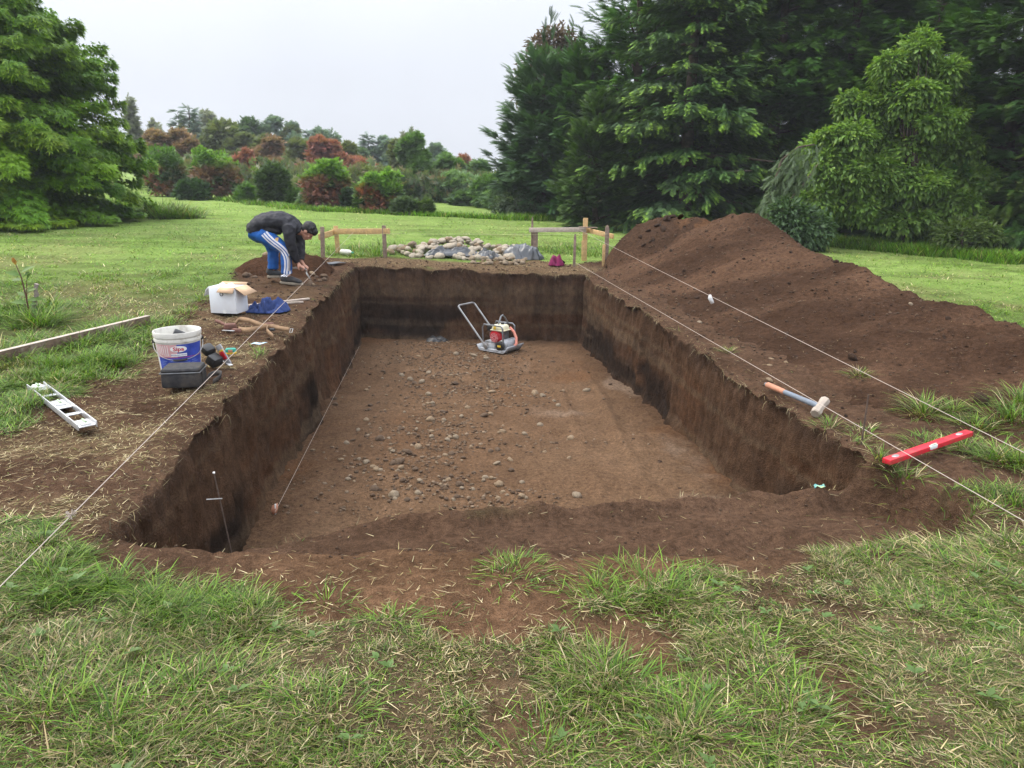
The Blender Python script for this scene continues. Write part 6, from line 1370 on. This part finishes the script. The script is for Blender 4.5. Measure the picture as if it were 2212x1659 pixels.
for px, py, n, ln, sp, dr in [(1995, 893, 260, .16, .11, .75), (2185, 905, 300, .16, .18, .2), (2205, 870, 220, .15, .15, .15), (2110, 925, 180, .12, .12, .5), (2150, 985, 260, .15, .14, .3), (2200, 1000, 220, .13, .14, .3), (1855, 810, 110, .09, .06, .8), (1573, 762, 90, .08, .05, .95), (1790, 915, 90, .10, .08, .85), (1830, 965, 120, .10, .09, .9), (1900, 1000, 130, .10, .09, .8), (1960, 1020, 110, .10, .10, .5), (2000, 965, 140, .10, .12, .6), (2060, 890, 90, .10, .08, .5), (2080, 960, 160, .12, .12, .4), (1870, 935, 100, .08, .10, .9), (1720, 905, 60, .07, .06, .8)]:
    p = on_heap(px, py); tuft(p.x, p.y, n, ln, sp, .0045, dr)
# grass growing up round the plank, the sapling and the corner of the bank
for i in range(60):
    px = random.uniform(-40, 330); py = 778 - px * .262 + random.uniform(-16, 26); p = at(px, py); tuft(p.x, p.y, 60, random.uniform(.09, .16), .13, .005, .08)
for i in range(34):
    px = random.gauss(70, 40); py = random.gauss(690, 14); p = at(px, py); tuft(p.x, p.y, 60, random.uniform(.12, .24), .13, .006, .05)
for i in range(40):
    px = random.uniform(200, 440); py = 850 - (px - 200) * .86 + random.gauss(0, 9); p = at(px, py); tuft(p.x, p.y, 46, random.uniform(.06, .11), .12, .005, .35)
# uncut tuft in the far lawn, near the maple; rank grass at the pile and under the batter boards
for i in range(46):
    px = random.uniform(322, 425); p = at(px, random.uniform(463, 474)); tuft(p.x, p.y, 70, random.uniform(.22, .55) * (1 if px < 395 else .6), .30, .016, .1, leanmax=35)
for i in range(150):
    px = random.uniform(715, 1340); p = at(px, random.uniform(533, 556)); tuft(p.x, p.y, 46, random.uniform(.10, .22), .22, .008, .12, leanmax=45)
grass_obj = A.build('grass', M['grass'])
# tall grass along the foot of the trees
A = Acc()
def fringe(pts, n, ln, depth, wd, dry=.05):
    P = [at(*p) for p in pts]
    for k in range(n):
        t = random.random() * (len(P) - 1); i = int(t); q = P[i].lerp(P[i + 1], t - i); x = q.x + random.gauss(0, .2); y = q.y + abs(random.gauss(0, depth)); m = 26; r = rng.random(m) * .35; a = rng.random(m) * 6.28
        X, Y = x + r * np.cos(a), y + r * np.sin(a); c = grass_cols(m, X, Y, np.full(m, dry)) * np.array([1.1, 1.2, 1.0])
        A.add(blades(np.column_stack([X, Y, z_smooth(X, Y) - .02]), ln * (.5 + .8 * rng.random(m)), wd * (.7 + .6 * rng.random(m)), a, np.radians(5 + 28 * rng.random(m)), .15 + .4 * rng.random(m), c * .85, c * 1.15))
fringe([(330, 419), (480, 434), (640, 453), (800, 461), (940, 468), (1100, 475)], 260, .20, .5, .022)
fringe([(1100, 476), (1230, 478), (1320, 478), (1420, 488), (1480, 494)], 420, .26, .7, .018, .05)
fringe([(1640, 515), (1740, 523), (1850, 537), (1980, 549), (2100, 560), (2260, 574)], 620, .26, .6, .014, .05)
fringe([(0, 484), (100, 476), (180, 466), (260, 456)], 260, .40, .8, .016, .1)
A.build('tall_grass', M['grass'])
# dry clippings on the stripped soil, and among the grass
A = Acc()
def strew(n, x, y, amt, ln=(.015, .06), up=.0):
    k = (rng.random(len(x)) < amt) & (sdf(PIT, x, y) > .004); x, y = x[k], y[k]; n = len(x); c = STRAW[rng.integers(0, 4, n)] * (.5 + .8 * rng.random((n, 1))); gq = rng.random(n) < .12; c[gq] = OLIVE[rng.integers(0, 3, gq.sum())] * 1.3
    A.add(blades(np.column_stack([x, y, tops(x, y) + .002 + .006 * rng.random(n)]), ln[0] + (ln[1] - ln[0]) * rng.random(n) ** 1.6, 0.0014 + .0018 * rng.random(n), rng.random(n) * 6.28, np.radians(82 + 8 * rng.random(n)), .1 * rng.random(n), c, c))
x, y = cand(120000, 2.2, 9.5, R(-50), R(-8)); strew(0, x, y, sst(.08, -.1, sdf(SOIL_LEFT, x, y)) * (.16 + .80 * straw_amt(x, y)) * sst(8.5, 5, y))
x = -3 + 5 * rng.random(16000); y = 11 + 2.4 * rng.random(16000); strew(0, x, y, sst(.2, -.1, sdf(SOIL_FAR, x, y)) * .8)
x, y = cand(60000, 1.5, 4.2, R(-50), R(50)); strew(0, x, y, .015 + .13 * (1 - grassiness(x, y)) * sst(2.7, 2.4, y) + .20 * dryness(x, y) * grassiness(x, y))
x = 1.6 + 4.4 * rng.random(26000); y = 2.6 + 4 * rng.random(26000); strew(0, x, y, .02 + .30 * sst(.5, .62, fbm(x * 2, y * 2, 410, 3)) * sst(5.2, 4.2, y))
x = 1 + 3.5 * rng.random(9000); y = 4 + 8.5 * rng.random(9000); strew(0, x, y, .05 + .5 * sst(.35, .05, sdf(PIT, x, y)))
# matted turf edge and roots hanging over the rim
n = len(RIM); tg = np.roll(RIM, -2, 0) - np.roll(RIM, 2, 0); tg /= np.linalg.norm(tg, axis=1)[:, None]; nin = np.column_stack([-tg[:, 1], tg[:, 0]])
w_ = np.where((RIM[:, 1] < 4.05) & (RIM[:, 0] > -1.35), .25, 1.0) * np.where(np.abs(RIM[:, 1] - 11.1) < .5, 1.6, 1.0); w_ *= sst(.3, .55, fbm(np.arange(n) * .12, np.arange(n) * 0, 411, 3)) + .15
i = rng.choice(n, 2000, p=w_ / w_.sum()); m = len(i); out = rng.random(m) * .05 - .015
X = RIM[i] - nin[i] * out[:, None] + rng.normal(0, .012, (m, 2)); az = np.arctan2(nin[i, 1], nin[i, 0]) + rng.normal(0, .9, m); c = STRAW[rng.integers(0, 4, m)] * (.25 + .6 * rng.random((m, 1)))
hang = rng.random(m) < .65; L_ = np.where(hang, .02 + .08 * rng.random(m) ** 3, .02 + .035 * rng.random(m))
V, Fc, C = blades(np.column_stack([X, zg(X[:, 0], X[:, 1]) + .004]), L_, .0022 + .0018 * rng.random(m), az, np.where(hang, R(70), R(60)), 0 * L_, c, c)
V = V.reshape(m, 7, 3); t = np.array([0, 0, .38, .38, .72, .72, 1.0]); V[..., 2] -= (hang * L_)[:, None] * 1.1 * t[None] ** 1.5; V[..., :2] -= (hang * L_ * .35)[:, None, None] * t[None, :, None] ** 2 * nin[i][:, None, :]
A.add((V.reshape(-1, 3), Fc, C * .8))
A.build('dry_clippings', M['straw'])
# broad weed leaves in the near turf
A = Acc(); x, y = cand(260, 1.6, 3.2, R(-48), R(46)); k = (grassiness(x, y) > .7) & (rng.random(260) < .5); x, y = x[k], y[k]; m = len(x)
rep = np.repeat(np.arange(m), 5); a = rng.random(len(rep)) * 6.28; n = len(rep)
ax = np.column_stack([np.cos(a), np.sin(a), .25 + .3 * rng.random(n)]); V, Fc, C = replicate(LEAF, np.column_stack([x[rep], y[rep], zg(x, y)[rep] + .022]), ax, np.tile([0, 0, 1.0], (n, 1)), .018 + .024 * rng.random(n), pal(n, [(.09, .16, .035), (.12, .19, .06)]), pal(n, [(.15, .23, .07), (.11, .19, .05)]))
A.add((V, Fc, C)); A.build('ground_cover_weeds', M['leaf'])
# ================================================================== HAZE
def haze():
    m = bpy.data.materials.new('haze'); m.use_nodes = True; t = m.node_tree; t.nodes.clear()
    o = t.nodes.new('ShaderNodeOutputMaterial'); v = t.nodes.new('ShaderNodeVolumePrincipled'); v.inputs['Color'].default_value = (.90, .94, 1.0, 1); v.inputs['Density'].default_value = HAZE; v.inputs['Anisotropy'].default_value = 0.0
    t.links.new(v.outputs[0], o.inputs['Volume'])
    b = MB(); b.box((0, 0, 7.5), (470, 470, 24)); h = b.build('haze', m, None, False); tag(h, kind='stuff')
HAZE = .0010
haze()
